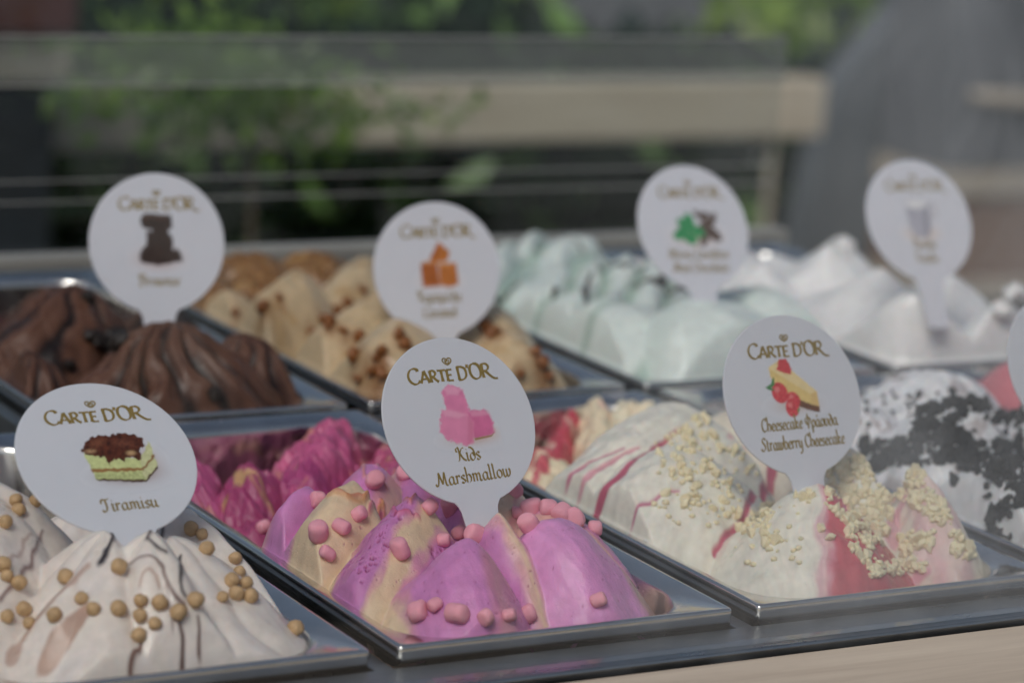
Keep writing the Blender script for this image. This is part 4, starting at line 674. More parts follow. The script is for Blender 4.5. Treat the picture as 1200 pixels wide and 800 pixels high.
M_ICE = ice_material('churned_ice_cream', rough=.40, sss=.35, bstr=.5, holes=.6)
M_CREAM = ice_material('cream_ice_cream', rough=.38, sss=.45, fine=700, bstr=.22, holes=.25)
M_SOFT = ice_material('whipped_ice_cream', rough=.38, sss=.4, fine=500, bstr=.18, holes=.15)
M_COCOA = ice_material('chocolate_ice_cream', rough=.5, sss=.05, fine=420, bstr=.6, holes=.4, coat=.03)
M_STEEL = steel_material('pan_steel')
M_LEDGE = steel_material('ledge_steel', (.42, .43, .43), .30, (2, 60, 60))
M_DARK = plain('dark_frame', (.035, .04, .045), .35, var=.2)
M_GREY = plain('grey_metal', (.13, .14, .15), .45, var=.15, vscale=6)
M_SILL = plain('rear_sill_metal', (.40, .38, .34), .4, .3, var=.15, vscale=8)
M_WOODL = wood_material('pale_wood', (.46, .37, .28), (.66, .56, .44))
M_WOODT = wood_material('tan_wood', (.52, .43, .31), (.74, .65, .50))
M_WOODB = wood_material('brown_wood', (.13, .062, .03), (.26, .13, .065), sc=3.2)
M_GLASS = glass_material('front_glass', haze=.10)
M_RGLASS = glass_material('rear_glass', (.9, .92, .92), .15, .05)
M_FROST = plain('frosted_acrylic', (.5, .5, .5), .35, var=.05)
PLATE = (.68, .685, .735)
M_PLATE = plain('sign_plastic', PLATE, .16, var=.012, vscale=30, sss=.1)
M_GOLD = plain('gold_print', (.36, .25, .075), .38, .35, var=.12, vscale=300)
M_PRINT = print_material('picture_print')
M_MALLOW = plain('pink_marshmallow', (.86, .38, .46), .75, var=.10, vscale=120, bstr=.4, bscale=900, sss=.3)
M_BALL = plain('crisp_ball', (.54, .35, .18), .55, var=.22, vscale=220, bstr=.5, bscale=700)
M_CARA = plain('caramel_ball', (.22, .075, .016), .4, var=.25, vscale=160, bstr=.3, bscale=500)
M_CRUMB = plain('biscuit_crumb', (.86, .75, .50), .7, var=.14, vscale=200, bstr=.4, bscale=800, sss=.2)
M_COOKIE = plain('cocoa_crumb', (.026, .026, .027), .75, var=.5, vscale=300, bstr=.6, bscale=900)
M_CHUNK = plain('brownie_chunk', (.016, .010, .008), .5, var=.4, vscale=120, bstr=.5, bscale=300)
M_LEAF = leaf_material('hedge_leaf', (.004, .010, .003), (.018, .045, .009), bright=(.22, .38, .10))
M_LEAF2 = leaf_material('light_leaf', (.18, .33, .03), (.48, .66, .11), .5, (.7, .8, .35))
M_BARK = plain('bark', (.10, .07, .045), .85, var=.3, vscale=30, bstr=.6, bscale=60, bdist=.004)
M_PAVE = plain('paving', (.10, .098, .092), .8, var=.2, vscale=3, bstr=.3, bscale=40, bdist=.003)
M_MAROON = plain('maroon_fabric', (.075, .022, .015), .8, var=.2, vscale=20)
M_WEATH = wood_material('weathered_wood', (.26, .22, .17), (.42, .37, .30))
M_LGREY = plain('light_grey_panel', (.12, .125, .135), .4, var=.12, vscale=5)

def acrylic_material(name, c, fac):
    m, nt, b, out = mat(name)
    b.inputs['Base Color'].default_value = (*c, 1); b.inputs['Roughness'].default_value = .3
    tr = N(nt, 'ShaderNodeBsdfTransparent'); tr.inputs[0].default_value = (.92, .94, .93, 1)
    mx = N(nt, 'ShaderNodeMixShader'); mx.inputs[0].default_value = fac
    nt.links.new(tr.outputs[0], mx.inputs[1]); nt.links.new(b.outputs[0], mx.inputs[2])
    nt.links.new(mx.outputs[0], out.inputs['Surface'])
    return m
M_ACRYL = acrylic_material('smoky_acrylic', (.42, .43, .40), .17)
M_CURTAIN = plain('charcoal_cloth', (.10, .113, .125), .7, var=.15, vscale=8)
M_BEIGE = plain('beige_trim', (.42, .36, .28), .55, var=.15, vscale=10)
M_LEAF3 = leaf_material('reflection_leaf', (.10, .20, .02), (.32, .50, .08), .5, (.5, .6, .3))
# ------------------------------------------------------------------ mesh helpers
def link(name, me, material, parent=None):
    o = bpy.data.objects.new(name, me)
    col.objects.link(o)
    if material and not me.materials: me.materials.append(material)
    if parent: o.parent = parent
    return o

def tag(o, label=None, cat=None, group=None, kind=None):
    for k, v in (('label', label), ('category', cat), ('group', group), ('kind', kind)):
        if v: o[k] = v
    return o

def empty(name, loc=(0, 0, 0)):
    o = bpy.data.objects.new(name, None)
    o.empty_display_size = .02
    o.location = loc
    col.objects.link(o)
    return o

def pydata(name, verts, faces, smooth=False, scale=S):
    me = bpy.data.meshes.new(name)
    me.from_pydata([tuple(c * scale for c in v) for v in verts], [], faces)
    me.update()
    if smooth: me.polygons.foreach_set('use_smooth', [True] * len(me.polygons))
    return me

def np_mesh(name, V, F4, colors=None, smooth=True):
    """V (n,3) in mm, F4 (m,4) quads"""
    me = bpy.data.meshes.new(name)
    me.vertices.add(len(V)); me.vertices.foreach_set('co', (np.asarray(V, np.float32) * S).ravel())
    m = len(F4); k = F4.shape[1]
    me.loops.add(m * k); me.loops.foreach_set('vertex_index', np.asarray(F4, np.int32).ravel())
    me.polygons.add(m)
    me.polygons.foreach_set('loop_start', np.arange(0, m * k, k, dtype=np.int32))
    me.polygons.foreach_set('loop_total', np.full(m, k, np.int32))
    if smooth: me.polygons.foreach_set('use_smooth', np.ones(m, bool))
    me.update(calc_edges=True)
    if colors is not None:
        a = me.color_attributes.new('Col', 'FLOAT_COLOR', 'POINT')
        c = np.ones((len(V), 4), np.float32); c[:, :3] = colors
        a.data.foreach_set('color', c.ravel())
    return me

def box_mesh(name, x0, x1, y0, y1, z0, z1, bev=1.0, seg=2):
    bm = bmesh.new()
    bmesh.ops.create_cube(bm, size=1)
    for v in bm.verts:
        v.co = Vector(((x0 + x1) / 2 + v.co.x * (x1 - x0), (y0 + y1) / 2 + v.co.y * (y1 - y0), (z0 + z1) / 2 + v.co.z * (z1 - z0))) * S
    if bev: bmesh.ops.bevel(bm, geom=bm.edges[:], offset=bev * S, segments=seg, affect='EDGES', profile=.5)
    me = bpy.data.meshes.new(name); bm.to_mesh(me); bm.free()
    return me

def tube_mesh(name, pts, rads, n=10):
    V = []; Fc = []
    P = [Vector(p) for p in pts]
    for i, p in enumerate(P):
        d = (P[min(i + 1, len(P) - 1)] - P[max(i - 1, 0)]).normalized()
        a = d.cross(Vector((0, 0, 1)) if abs(d.z) < .9 else Vector((1, 0, 0))).normalized(); b = d.cross(a)
        for k in range(n):
            t = 2 * math.pi * k / n
            V.append(tuple(p + (a * math.cos(t) + b * math.sin(t)) * rads[i]))
    for i in range(len(P) - 1):
        for k in range(n):
            Fc.append((i * n + k, i * n + (k + 1) % n, (i + 1) * n + (k + 1) % n, (i + 1) * n + k))
    Fc.append(tuple(range(n))[::-1]); Fc.append(tuple(range((len(P) - 1) * n, len(P) * n)))
    return pydata(name, V, Fc, True)

# ------------------------------------------------------------------ ground
tag(link('ground', pydata('ground', [(-60000, -60000, -1000), (60000, -60000, -1000), (60000, 60000, -1000), (-60000, 60000, -1000)], [(0, 1, 2, 3)]), M_PAVE), kind='structure')

# ------------------------------------------------------------------ display cabinet
cab = empty('display_cabinet', (.26, .38, -1.0))
tag(cab, 'steel ice cream display cabinet with glass front holding the pans', 'display cabinet')
def cabpart(name, me, m, parent=None):
    o = link(name, me, m)
    o.parent = parent or cab
    o.matrix_parent_inverse = Matrix.Translation(-cab.location) if not parent else Matrix()
    return o
X0, X1 = -560, 726
cabpart('body', box_mesh('body', X0, X1, -20, 800, -990, -130, 4), M_DARK)
cabpart('front_ledge', box_mesh('front_ledge', X0, X1, -28, -.6, -34, -8.6, 1.2), M_LEDGE)
cabpart('front_panel', box_mesh('front_panel', X0, X1, -30, -21, -990, -36, 2), M_GREY)
cabpart('middle_bar', box_mesh('middle_bar', X0, X1, 361.5, 370.5, -40, -6, 1), M_STEEL)
cabpart('rear_sill', box_mesh('rear_sill', X0, 740, 774, 792, -60, 0, 1.5), M_SILL)
cabpart('rear_channel', box_mesh('rear_channel', X0, X1, 734, 773, -60, -8, 1), M_DARK)
for i in range(-3, 5):
    xx = i * PITCH_X - 6.5
    if xx < X0: continue
    cabpart('divider_bar', box_mesh('divider_bar', xx - 4.5, xx + 4.5, -1, 360, -40, -9, .8), M_LEDGE)
    cabpart('divider_bar', box_mesh('divider_bar', xx - 4.5, xx + 4.5, 372, 733, -40, -9, .8), M_LEDGE)
gt = math.tan(math.radians(8.0))                                   # the front pane leans back a little
gv = [(x, -24 + d + (z + 8) * gt, z) for z in (-8, 420) for d in (0, 6) for x in (X0 + 4, X1 - 4)]
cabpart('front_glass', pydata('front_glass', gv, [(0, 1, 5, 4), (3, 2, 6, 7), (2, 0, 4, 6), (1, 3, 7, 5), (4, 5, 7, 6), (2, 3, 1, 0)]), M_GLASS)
rear = cabpart('rear_glass', box_mesh('rear_glass', X0, 740, 800, 804, 2, 141, 0), M_RGLASS)
for z, h in ((31.5, .4), (45.5, .45), (108, 1.2), (140.5, 1.2)):
    o = cabpart('rear_rail', box_mesh('rear_rail', X0, 740, 796.0, 799.5, z, z + h, .4, 1), M_SILL)
cabpart('rear_strip', box_mesh('rear_strip', X0, 740, 796.5, 799, 110.5, 140, .3, 1), M_ACRYL)
counter = link('counter_board', box_mesh('counter_board', -700, 1000, -420, -31.5, -40, -11, 2), M_WOODL)
tag(counter, 'pale wooden counter board in front of the glass', 'counter')

# ------------------------------------------------------------------ steel pans
def rrect(x0, y0, w, l, inset, rad, k=8):
    pts = []
    for cx, cy, a0 in ((x0 + w - inset - rad, y0 + l - inset - rad, 0), (x0 + inset + rad, y0 + l - inset - rad, 90),
                       (x0 + inset + rad, y0 + inset + rad, 180), (x0 + w - inset - rad, y0 + inset + rad, 270)):
        for i in range(k + 1):
            a = math.radians(a0 + 90 * i / k)
            pts.append((cx + rad * math.cos(a), cy + rad * math.sin(a)))
    return pts
def pan_mesh():
    prof = [(1.2, 2, -8), (.1, 2, -7.4), (0, 2.2, -1.2), (.35, 2.4, -.35), (1.2, 2.6, 0), (2.4, 3, -.15), (8.5, 26, -2.2), (10.4, 28, -3.2), (11.3, 28.5, -4.6), (11.7, 29, -7),
            (12.5, 29, -40), (14, 29, -100), (18, 28, -114), (28, 24, -117)]
    V = []; Fc = []; n = None
    for ins, rad, z in prof:
        r = rrect(0, 0, PW, PL, ins, rad)
        n = len(r)
        V += [(x, y, z) for x, y in r]
    for i in range(len(prof) - 1):
        for k in range(n):
            Fc.append((i * n + k, i * n + (k + 1) % n, (i + 1) * n + (k + 1) % n, (i + 1) * n + k))
    Fc.append(tuple(range((len(prof) - 1) * n, len(prof) * n)))
    me = pydata('steel_pan', V, Fc, True)
    return me
pan_me = pan_mesh()
PAN_LABELS = {
    'tiramisu': 'steel pan of cream tiramisu ice cream in the near left corner',
    'marshmallow': 'steel pan of pink and lilac marshmallow ice cream, scooped out at the rear',
    'cheesecake': 'steel pan of creamy strawberry cheesecake ice cream with red streaks',
    'cookies': 'steel pan of white ice cream under black cookie crumbs',
    'strawberry': 'steel pan of strawberry red ice cream at the right edge',
    'brownie': 'steel pan of dark brown chocolate brownie ice cream',
    'caramel': 'steel pan of beige caramel ice cream in the back row',
    'mint': 'steel pan of pale green mint ice cream with chocolate streaks',
    'vanilla': 'steel pan of white vanilla ice cream peaks in the back row'}
ICE_LABELS = {
    'tiramisu': ('whipped cream coloured tiramisu ice cream with brown sauce streaks', M_SOFT),
    'marshmallow': ('lilac, pink and cream striped marshmallow ice cream pushed into lobes', M_ICE),
    'cheesecake': ('cream coloured cheesecake ice cream with crimson strawberry streaks and pointed peaks', M_CREAM),
    'cookies': ('white ice cream with brown ripples lying under black cookie crumbs', M_CREAM),
    'strawberry': ('smooth strawberry red ice cream at the right edge of the photo', M_ICE),
    'brownie': ('dark brown chocolate ice cream in swirled ridges', M_COCOA),
    'caramel': ('beige caramel ice cream in soft folds with a crumbled brown rear', M_SOFT),
    'mint': ('pale mint green ice cream in diagonal folds with dark chocolate streaks', M_SOFT),
    'vanilla': ('white vanilla ice cream pulled up into pointed cones', M_SOFT)}
def ice_mesh(name):
    X, Y, F = grid_of(name)
    fn, x0, y0, cell = FIELDS[name]
    d = inside(X, Y, x0, y0, 10.7, 29.0)
    e = .5
    gx = (inside(X + e, Y, x0, y0, 10.7, 29.0) - inside(X - e, Y, x0, y0, 10.7, 29.0)) / (2 * e)
    gy = (inside(X, Y + e, x0, y0, 10.7, 29.0) - inside(X, Y - e, x0, y0, 10.7, 29.0)) / (2 * e)
    keep = d > -cell * 1.05
    off = np.where(d < 0, -d, 0)
    Xs = X + gx * off; Ys = Y + gy * off
    # the pan tapers: pull low surfaces in a little
    idx = -np.ones(X.shape, int); idx[keep] = np.arange(keep.sum())
    V = np.stack([Xs[keep] - x0, Ys[keep] - y0, F.H[keep]], 1)
    q = np.stack([idx[:-1, :-1], idx[:-1, 1:], idx[1:, 1:], idx[1:, :-1]], -1).reshape(-1, 4)
    q = q[(q >= 0).all(1)]
    return np_mesh(name + '_ice_cream', V, q, np.clip(F.C[keep], 0, 1))
for nm, (fn, x0, y0, cell) in FIELDS.items():
    p = link('steel_pan', pan_me, M_STEEL)
    p.location = (x0 * S, y0 * S, 0)
    tag(p, PAN_LABELS[nm], 'pan', 'steel ice cream pans in two rows')
    o = link('ice_cream', ice_mesh(nm), ICE_LABELS[nm][1])
    o.location = (x0 * S, y0 * S, 0)
    tag(o, ICE_LABELS[nm][0], 'ice cream')
    if nm == 'vanilla':
        for ax, ay, az, sg in ((620, 556, 31, 1), (628, 388, 34, 1)):
            pts = [(ax - 2, ay, az - 10), (ax - 1, ay, az - 3), (ax + 1 * sg, ay - 1, az + 4), (ax + 6 * sg, ay - 2, az + 7.5), (ax + 11 * sg, ay - 3, az + 5), (ax + 12.5 * sg, ay - 3, az), (ax + 10 * sg, ay - 3, az - 3)]
            c = tube_mesh('curled_tip', [(a - x0, b - y0, z) for a, b, z in pts], [7, 6.2, 5.2, 4.2, 3.2, 2.3, 1.0], 14)
            ca = c.color_attributes.new('Col', 'FLOAT_COLOR', 'POINT')
            ca.data.foreach_set('color', np.tile(np.array((.86, .845, .83, 1), np.float32), len(c.vertices)))
            link('curled_tip', c, M_SOFT, o)
# ------------------------------------------------------------------ flavour signs
# pen strokes of each letter: (points, smooth); x-height 1 for the small letters, cap height 1 for the brand capitals
BRAND = {
    'C': (.84, [([(.74, .80), (.70, .93), (.50, 1.0), (.24, .90), (.07, .62), (.07, .32), (.22, .08), (.46, -.03), (.68, .05), (.80, .20)], 1)]),
    'A': (.64, [([(.0, 0), (.30, .76)], 0), ([(.30, .80), (.60, 0)], 0), ([(.12, .26), (.48, .26)], 0)]),
    'R': (.58, [([(.08, .76), (.08, 0)], 0), ([(.06, .75), (.30, .76), (.44, .60), (.34, .42), (.08, .37)], 1), ([(.24, .38), (.40, .16), (.58, 0)], 1)]),
    'T': (.58, [([(.0, .74), (.56, .74)], 0), ([(.28, .75), (.28, 0)], 0)]),
    'E': (.50, [([(.08, .76), (.08, 0)], 0), ([(.08, .74), (.44, .74)], 0), ([(.08, .39), (.38, .39)], 0), ([(.08, .02), (.46, .02)], 0)]),
    ' ': (.26, []),
    'D': (.70, [([(.10, .86), (.10, 0)], 0), ([(.02, .86), (.34, .86), (.60, .68), (.62, .28), (.40, .03), (.04, .0)], 1)]),
    "'": (.17, [([(.10, .98), (.05, .74)], 0)]),
    'O': (.84, [([(.42, 1.0), (.14, .86), (.05, .48), (.16, .12), (.42, -.02), (.70, .12), (.79, .48), (.68, .86), (.42, 1.0)], 1)]),
    'r': (1.0, [([(.10, .92), (.10, 0)], 0), ([(.04, .90), (.36, .93), (.54, .74), (.42, .52), (.10, .44)], 1), ([(.28, .46), (.52, .16), (.80, -.08), (1.06, -.10)], 1)]),
}
SCRIPT = {
    'a': (.86, [([(.60, .86), (.36, 1.0), (.10, .62), (.16, .10), (.38, .03), (.60, .40)], 1), ([(.62, 1.0), (.60, .22), (.74, .0), (.88, .14)], 1)]),
    'b': (.76, [([(.08, 1.9), (.12, .1)], 0), ([(.12, .2), (.36, 0), (.62, .3), (.58, .85), (.36, 1.0), (.14, .75)], 1)]),
    'c': (.66, [([(.56, .80), (.38, 1.0), (.10, .62), (.15, .14), (.38, 0), (.60, .20)], 1)]),
    'd': (.74, [([(.58, .55), (.38, .95), (.10, .60), (.15, .12), (.38, 0), (.62, .40), (.58, 1.2), (.34, 1.62), (.06, 1.70)], 1)]),
    'e': (.66, [([(.12, .48), (.50, .60), (.50, .90), (.34, 1.0), (.10, .62), (.15, .14), (.38, 0), (.60, .20)], 1)]),
    'h': (.78, [([(.05, 1.95), (.14, 1.7), (.12, 0)], 1), ([(.12, .70), (.38, 1.0), (.62, .70), (.58, .2), (.40, -.02)], 1)]),
    'i': (.42, [([(.04, .88), (.15, 1.0), (.15, .18), (.26, 0), (.40, .12)], 1), ([(.13, 1.42), (.19, 1.52)], 0)]),
    'k': (.74, [([(.05, 1.95), (.14, 1.7), (.12, 0)], 1), ([(.14, .5), (.40, 1.0), (.54, .80), (.16, .48)], 1), ([(.22, .5), (.48, .1), (.68, .06)], 1)]),
    'l': (.42, [([(.04, 1.9), (.14, 1.7), (.13, .20), (.24, 0), (.38, .12)], 1)]),
    'm': (1.16, [([(.04, .86), (.14, 1.0), (.13, 0)], 1), ([(.13, .7), (.34, 1.0), (.50, .80), (.50, 0)], 1), ([(.50, .7), (.72, 1.0), (.88, .80), (.88, .16), (1.0, 0), (1.1, .12)], 1)]),
    'n': (.80, [([(.04, .86), (.14, 1.0), (.13, 0)], 1), ([(.13, .7), (.36, 1.0), (.53, .80), (.53, .16), (.64, 0), (.76, .12)], 1)]),
    'o': (.72, [([(.36, 1.0), (.12, .75), (.12, .25), (.36, 0), (.60, .25), (.60, .75), (.36, 1.0)], 1)]),
    'p': (.72, [([(.06, .9), (.13, 1.0), (.12, -.8)], 1), ([(.13, .7), (.36, 1.0), (.60, .72), (.58, .25), (.36, 0), (.14, .14)], 1)]),
    'r': (.60, [([(.04, .86), (.14, 1.0), (.13, 0)], 1), ([(.13, .66), (.34, 1.0), (.54, .88)], 1)]),
    's': (.58, [([(.48, .84), (.30, 1.0), (.10, .78), (.28, .52), (.48, .26), (.28, 0), (.05, .14)], 1)]),
    't': (.54, [([(.20, 1.5), (.18, .20), (.32, 0), (.50, .14)], 1), ([(.0, 1.0), (.42, 1.04)], 0)]),
    'u': (.84, [([(.03, .88), (.13, 1.0), (.12, .26), (.28, 0), (.54, .34)], 1), ([(.56, 1.0), (.56, .18), (.68, 0), (.80, .12)], 1)]),
    'w': (1.06, [([(.03, .88), (.13, 1.0), (.14, .26), (.30, 0), (.50, .34)], 1), ([(.50, 1.0), (.52, .26), (.66, 0), (.88, .36), (.90, .8), (.80, 1.02)], 1)]),
    'y': (.78, [([(.03, .88), (.13, 1.0), (.14, .36), (.30, .06), (.54, .34)], 1), ([(.58, 1.0), (.56, -.2), (.36, -.72), (.10, -.62)], 1)]),
    'v': (.74, [([(.03, .9), (.14, 1.0), (.32, 0), (.56, .55), (.60, .95), (.50, 1.02)], 1)]),
    ' ': (.42, []),
    'T': (.98, [([(.04, 1.15), (.14, 1.72), (.50, 1.66), (.92, 1.80)], 1), ([(.50, 1.66), (.54, .7), (.40, .06), (.12, .02), (.06, .28)], 1)]),
    'K': (1.10, [([(.10, 1.2), (.06, 1.6), (.30, 1.8), (.38, 1.2), (.30, .3), (.10, 0)], 1), ([(.98, 1.72), (.72, 1.6), (.40, .92)], 1), ([(.46, .98), (.74, .3), (1.06, .02)], 1)]),
    'M': (1.55, [([(.02, .32), (.12, .06), (.30, .12), (.46, .9), (.54, 1.72)], 1), ([(.54, 1.74), (.84, .2)], 0), ([(.84, .2), (1.18, 1.76)], 0), ([(1.18, 1.74), (1.22, .30), (1.34, 0), (1.5, .10)], 1)]),
    'C': (.92, [([(.82, 1.42), (.66, 1.74), (.36, 1.62), (.10, 1.05), (.12, .42), (.36, .02), (.64, .06), (.84, .34)], 1)]),
    'S': (1.0, [([(.90, 1.46), (.74, 1.76), (.44, 1.66), (.38, 1.28), (.62, .92), (.78, .5), (.56, .08), (.24, .04), (.04, .36)], 1)]),
    'B': (1.10, [([(.10, 1.2), (.14, 1.66), (.40, 1.76), (.34, .8), (.14, .04)], 1), ([(.36, 1.72), (.78, 1.76), (.84, 1.3), (.40, .98), (.90, .86), (.92, .28), (.56, 0), (.06, .06)], 1)]),
    'V': (1.06, [([(.04, 1.3), (.16, 1.72), (.34, 1.5), (.48, 0)], 1), ([(.48, 0), (.84, 1.2), (.90, 1.74)], 1)]),
    'Σ': (1.0, [([(.86, 1.4), (.80, 1.74), (.14, 1.72)], 0), ([(.14, 1.72), (.54, .9), (.10, .04)], 0), ([(.10, .04), (.84, .04), (.92, .36)], 0)]),
    'Φ': (1.1, [([(.56, 1.9), (.50, -.15)], 0), ([(.52, 1.45), (.16, 1.2), (.14, .7), (.52, .42), (.90, .7), (.90, 1.2), (.52, 1.45)], 1)]),
    'ρ': (.72, [([(.10, -.75), (.10, .55), (.34, 1.0), (.60, .70), (.56, .22), (.34, 0), (.12, .2)], 1)]),
    'ά': (.86, [([(.60, .86), (.36, 1.0), (.10, .62), (.16, .10), (.38, .03), (.60, .40)], 1), ([(.62, 1.0), (.60, .22), (.74, .0), (.88, .14)], 1), ([(.46, 1.65), (.36, 1.32)], 0)]),
    'υ': (.76, [([(.03, .88), (.13, 1.0), (.12, .30), (.34, 0), (.60, .36), (.62, .8), (.52, 1.02)], 1)]),
    'λ': (.76, [([(.58, .55), (.38, .95), (.10, .60), (.15, .12), (.38, 0), (.62, .40), (.56, 1.15), (.28, 1.62)], 1)]),
    'έ': (.66, [([(.52, .88), (.32, 1.0), (.14, .78), (.34, .54), (.10, .28), (.30, 0), (.56, .16)], 1), ([(.42, 1.65), (.34, 1.32)], 0)]),
    'μ': (.84, [([(.12, 1.0), (.08, -.7)], 0), ([(.12, .30), (.30, 0), (.54, .34)], 1), ([(.56, 1.0), (.56, .18), (.68, 0), (.80, .12)], 1)]),
    'ν': (.72, [([(.08, 1.0), (.32, 0), (.58, .6), (.60, 1.0)], 1)]),
    'τ': (.56, [([(.02, .94), (.50, 1.0)], 0), ([(.26, .98), (.24, .2), (.36, 0), (.48, .12)], 1)]),
    'ί': (.42, [([(.15, 1.0), (.15, .18), (.26, 0), (.40, .12)], 1), ([(.22, 1.6), (.14, 1.3)], 0)]),
    'κ': (.70, [([(.10, 1.0), (.10, 0)], 0), ([(.56, 1.0), (.14, .5), (.60, .0)], 0)]),
}
for g, l in (('α', 'a'), ('ο', 'o'), ('ι', 'i'), ('Μ', 'M'), ('Κ', 'K'), ('Β', 'B')): SCRIPT[g] = SCRIPT[l]

def catmull(p, n=7):
    if len(p) < 3: return [tuple(a) for a in p]
    closed = p[0] == p[-1]
    q = ([p[-2]] + p + [p[1]]) if closed else ([p[0]] + p + [p[-1]])
    out = []
    for i in range(1, len(q) - 2):
        for k in range(n):
            t = k / n
            out.append(tuple(.5 * (2 * q[i][c] + (q[i + 1][c] - q[i - 1][c]) * t + (2 * q[i - 1][c] - 5 * q[i][c] + 4 * q[i + 1][c] - q[i + 2][c]) * t * t
                                   + (3 * q[i][c] - q[i - 1][c] - 3 * q[i + 1][c] + q[i + 2][c]) * t ** 3) for c in (0, 1)))
    out.append(tuple(p[-1]))
    return out

def lettering(name, lines, font, height, thick, thin, nib, parent, flare=0.0, z0=.68):
    """lines = [(text, width in mm, centre x, baseline y, shear)]"""
    V, Fc = [], []; layer = 0
    for text, width, cx, by, rise in lines:
        total = sum(font[c][0] for c in text)
        sx = width / total; x = cx - width / 2
        for c in text:
            adv, strokes = font[c]
            for pts, smooth in strokes:
                p = catmull([tuple(a) for a in pts]) if smooth else [tuple(np.array(pts[0]) * (1 - k / 4) + np.array(pts[1]) * k / 4) for k in range(5)] if len(pts) == 2 else pts
                p = [(x + a * sx, by + b * height + rise * (x + a * sx - cx)) for a, b in p]
                layer += 1; z = z0 + .012 * (layer % 6); base = len(V); m = len(p)
                for i in range(m):
                    dx = p[min(i + 1, m - 1)][0] - p[max(i - 1, 0)][0]; dy = p[min(i + 1, m - 1)][1] - p[max(i - 1, 0)][1]
                    L = math.hypot(dx, dy) + 1e-9
                    w = thin + (thick - thin) * abs(math.sin(math.atan2(dy, dx) - nib))
                    w *= 1 + flare * (2 * i / (m - 1) - 1) ** 2
                    nx, ny = -dy / L * w / 2, dx / L * w / 2
                    V.append((p[i][0] + nx, p[i][1] + ny, z)); V.append((p[i][0] - nx, p[i][1] - ny, z))
                for i in range(m - 1):
                    a = base + 2 * i
                    Fc.append((a, a + 1, a + 3, a + 2))
            x += adv * sx
    me = pydata(name, V, Fc)
    return link(name, me, M_GOLD, parent)

def plate_mesh(R=38.9, stem=30.0, thick=1.2):
    out = []
    a0 = -90 + 17.5
    for i in range(73):
        a = math.radians(a0 + (325) * i / 72)
        out.append((R * math.cos(a), R * math.sin(a)))
    # flare into the stem on the left, down, and back up on the right
    L = [(-10.2, -39.2), (-9.3, -41.5), (-8.6, -R - 10), (-7.4, -R - stem + 2), (-5.4, -R - stem)]
    out += L + [(-x, y) for x, y in L[::-1]]
    bm = bmesh.new()
    f = bm.faces.new([bm.verts.new((x * S, y * S, -thick / 2 * S)) for x, y in out])
    r = bmesh.ops.extrude_face_region(bm, geom=[f])
    bmesh.ops.translate(bm, verts=[v for v in r['geom'] if isinstance(v, bmesh.types.BMVert)], vec=(0, 0, thick * S))
    bmesh.ops.recalc_face_normals(bm, faces=bm.faces[:])
    ed = [e for e in bm.edges if abs(e.verts[0].co.z - e.verts[1].co.z) < 1e-7]
    bmesh.ops.bevel(bm, geom=ed, offset=.3 * S, segments=2, affect='EDGES', profile=.5)
    me = bpy.data.meshes.new('plate'); bm.to_mesh(me); bm.free()
    return me
plate_me = plate_mesh()

# --- the printed pictures: painted on a fine grid of vertices
class Canvas:
    def __init__(self, half=17.0, n=112):
        g = np.linspace(-half, half, n)
        self.X, self.Y = np.meshgrid(g, g); self.n = n
        self.C = np.zeros((n, n, 3)) + np.array(PLATE); self.A = np.zeros((n, n))
    def put(self, m, c):
        m = np.clip(m, 0, 1)
        self.C = self.C * (1 - m[..., None]) + (np.zeros_like(self.C) + np.asarray(c)) * m[..., None]
        self.A = np.maximum(self.A, m)
    def glow(self, cx, cy, rx, ry, c, s):
        self.put(s * np.exp(-2.2 * (((self.X - cx) / rx) ** 2 + ((self.Y - cy) / ry) ** 2)), c)
    def ell(self, cx, cy, rx, ry, c, rot=0, soft=.25):
        a = math.radians(rot); dx, dy = self.X - cx, self.Y - cy
        u = dx * math.cos(a) + dy * math.sin(a); v = -dx * math.sin(a) + dy * math.cos(a)
        r = np.hypot(u / rx, v / ry)
        self.put(1 - sstep(1 - soft / min(rx, ry), 1 + soft / min(rx, ry), r), c)
    def poly(self, pts, c, soft=.3, wob=0.0, seed=0):
        X = self.X + wob * fbm(self.X, self.Y, 2.2, 2, seed); Y = self.Y + wob * fbm(self.X, self.Y, 2.2, 2, seed + 5)
        ins = np.zeros(X.shape, bool); n = len(pts)
        for i in range(n):
            (x1, y1), (x2, y2) = pts[i], pts[(i + 1) % n]
            cond = ((y1 > Y) != (y2 > Y))
            xi = (x2 - x1) * (Y - y1) / (y2 - y1 + 1e-12) + x1
            ins ^= cond & (X < xi)
        d, _ = polydist(X, Y, list(pts) + [pts[0]], 0)
        sd = np.where(ins, d, -d)
        self.put(sstep(-soft, soft, sd), c)
    def shade(self, f0, f1, scale, seed):
        v = f0 + (f1 - f0) * (.5 + .5 * fbm(self.X, self.Y, scale, 3, seed))
        return v[..., None]
    def tex(self, c, lo=.75, hi=1.2, scale=2.0, seed=1):
        return np.clip(np.asarray(c) * self.shade(lo, hi, scale, seed), 0, 1)
    def build(self, parent, cx, cy, k=1.0):
        keep = self.A > .015
        k2 = keep.copy(); k2[1:] |= keep[:-1]; k2[:-1] |= keep[1:]; k2[:, 1:] |= keep[:, :-1]; k2[:, :-1] |= keep[:, 1:]
        idx = -np.ones(keep.shape, int); idx[k2] = np.arange(k2.sum())
        V = np.stack([self.X[k2] * k + cx, self.Y[k2] * k + cy, np.full(k2.sum(), .64)], 1)
        q = np.stack([idx[:-1, :-1], idx[:-1, 1:], idx[1:, 1:], idx[1:, :-1]], -1).reshape(-1, 4)
        q = q[(q >= 0).all(1)]
        o = link('printed_picture', np_mesh('printed_picture', V, q, np.clip(self.C[k2], 0, 1), False), M_PRINT)
        o.parent = parent
        return o

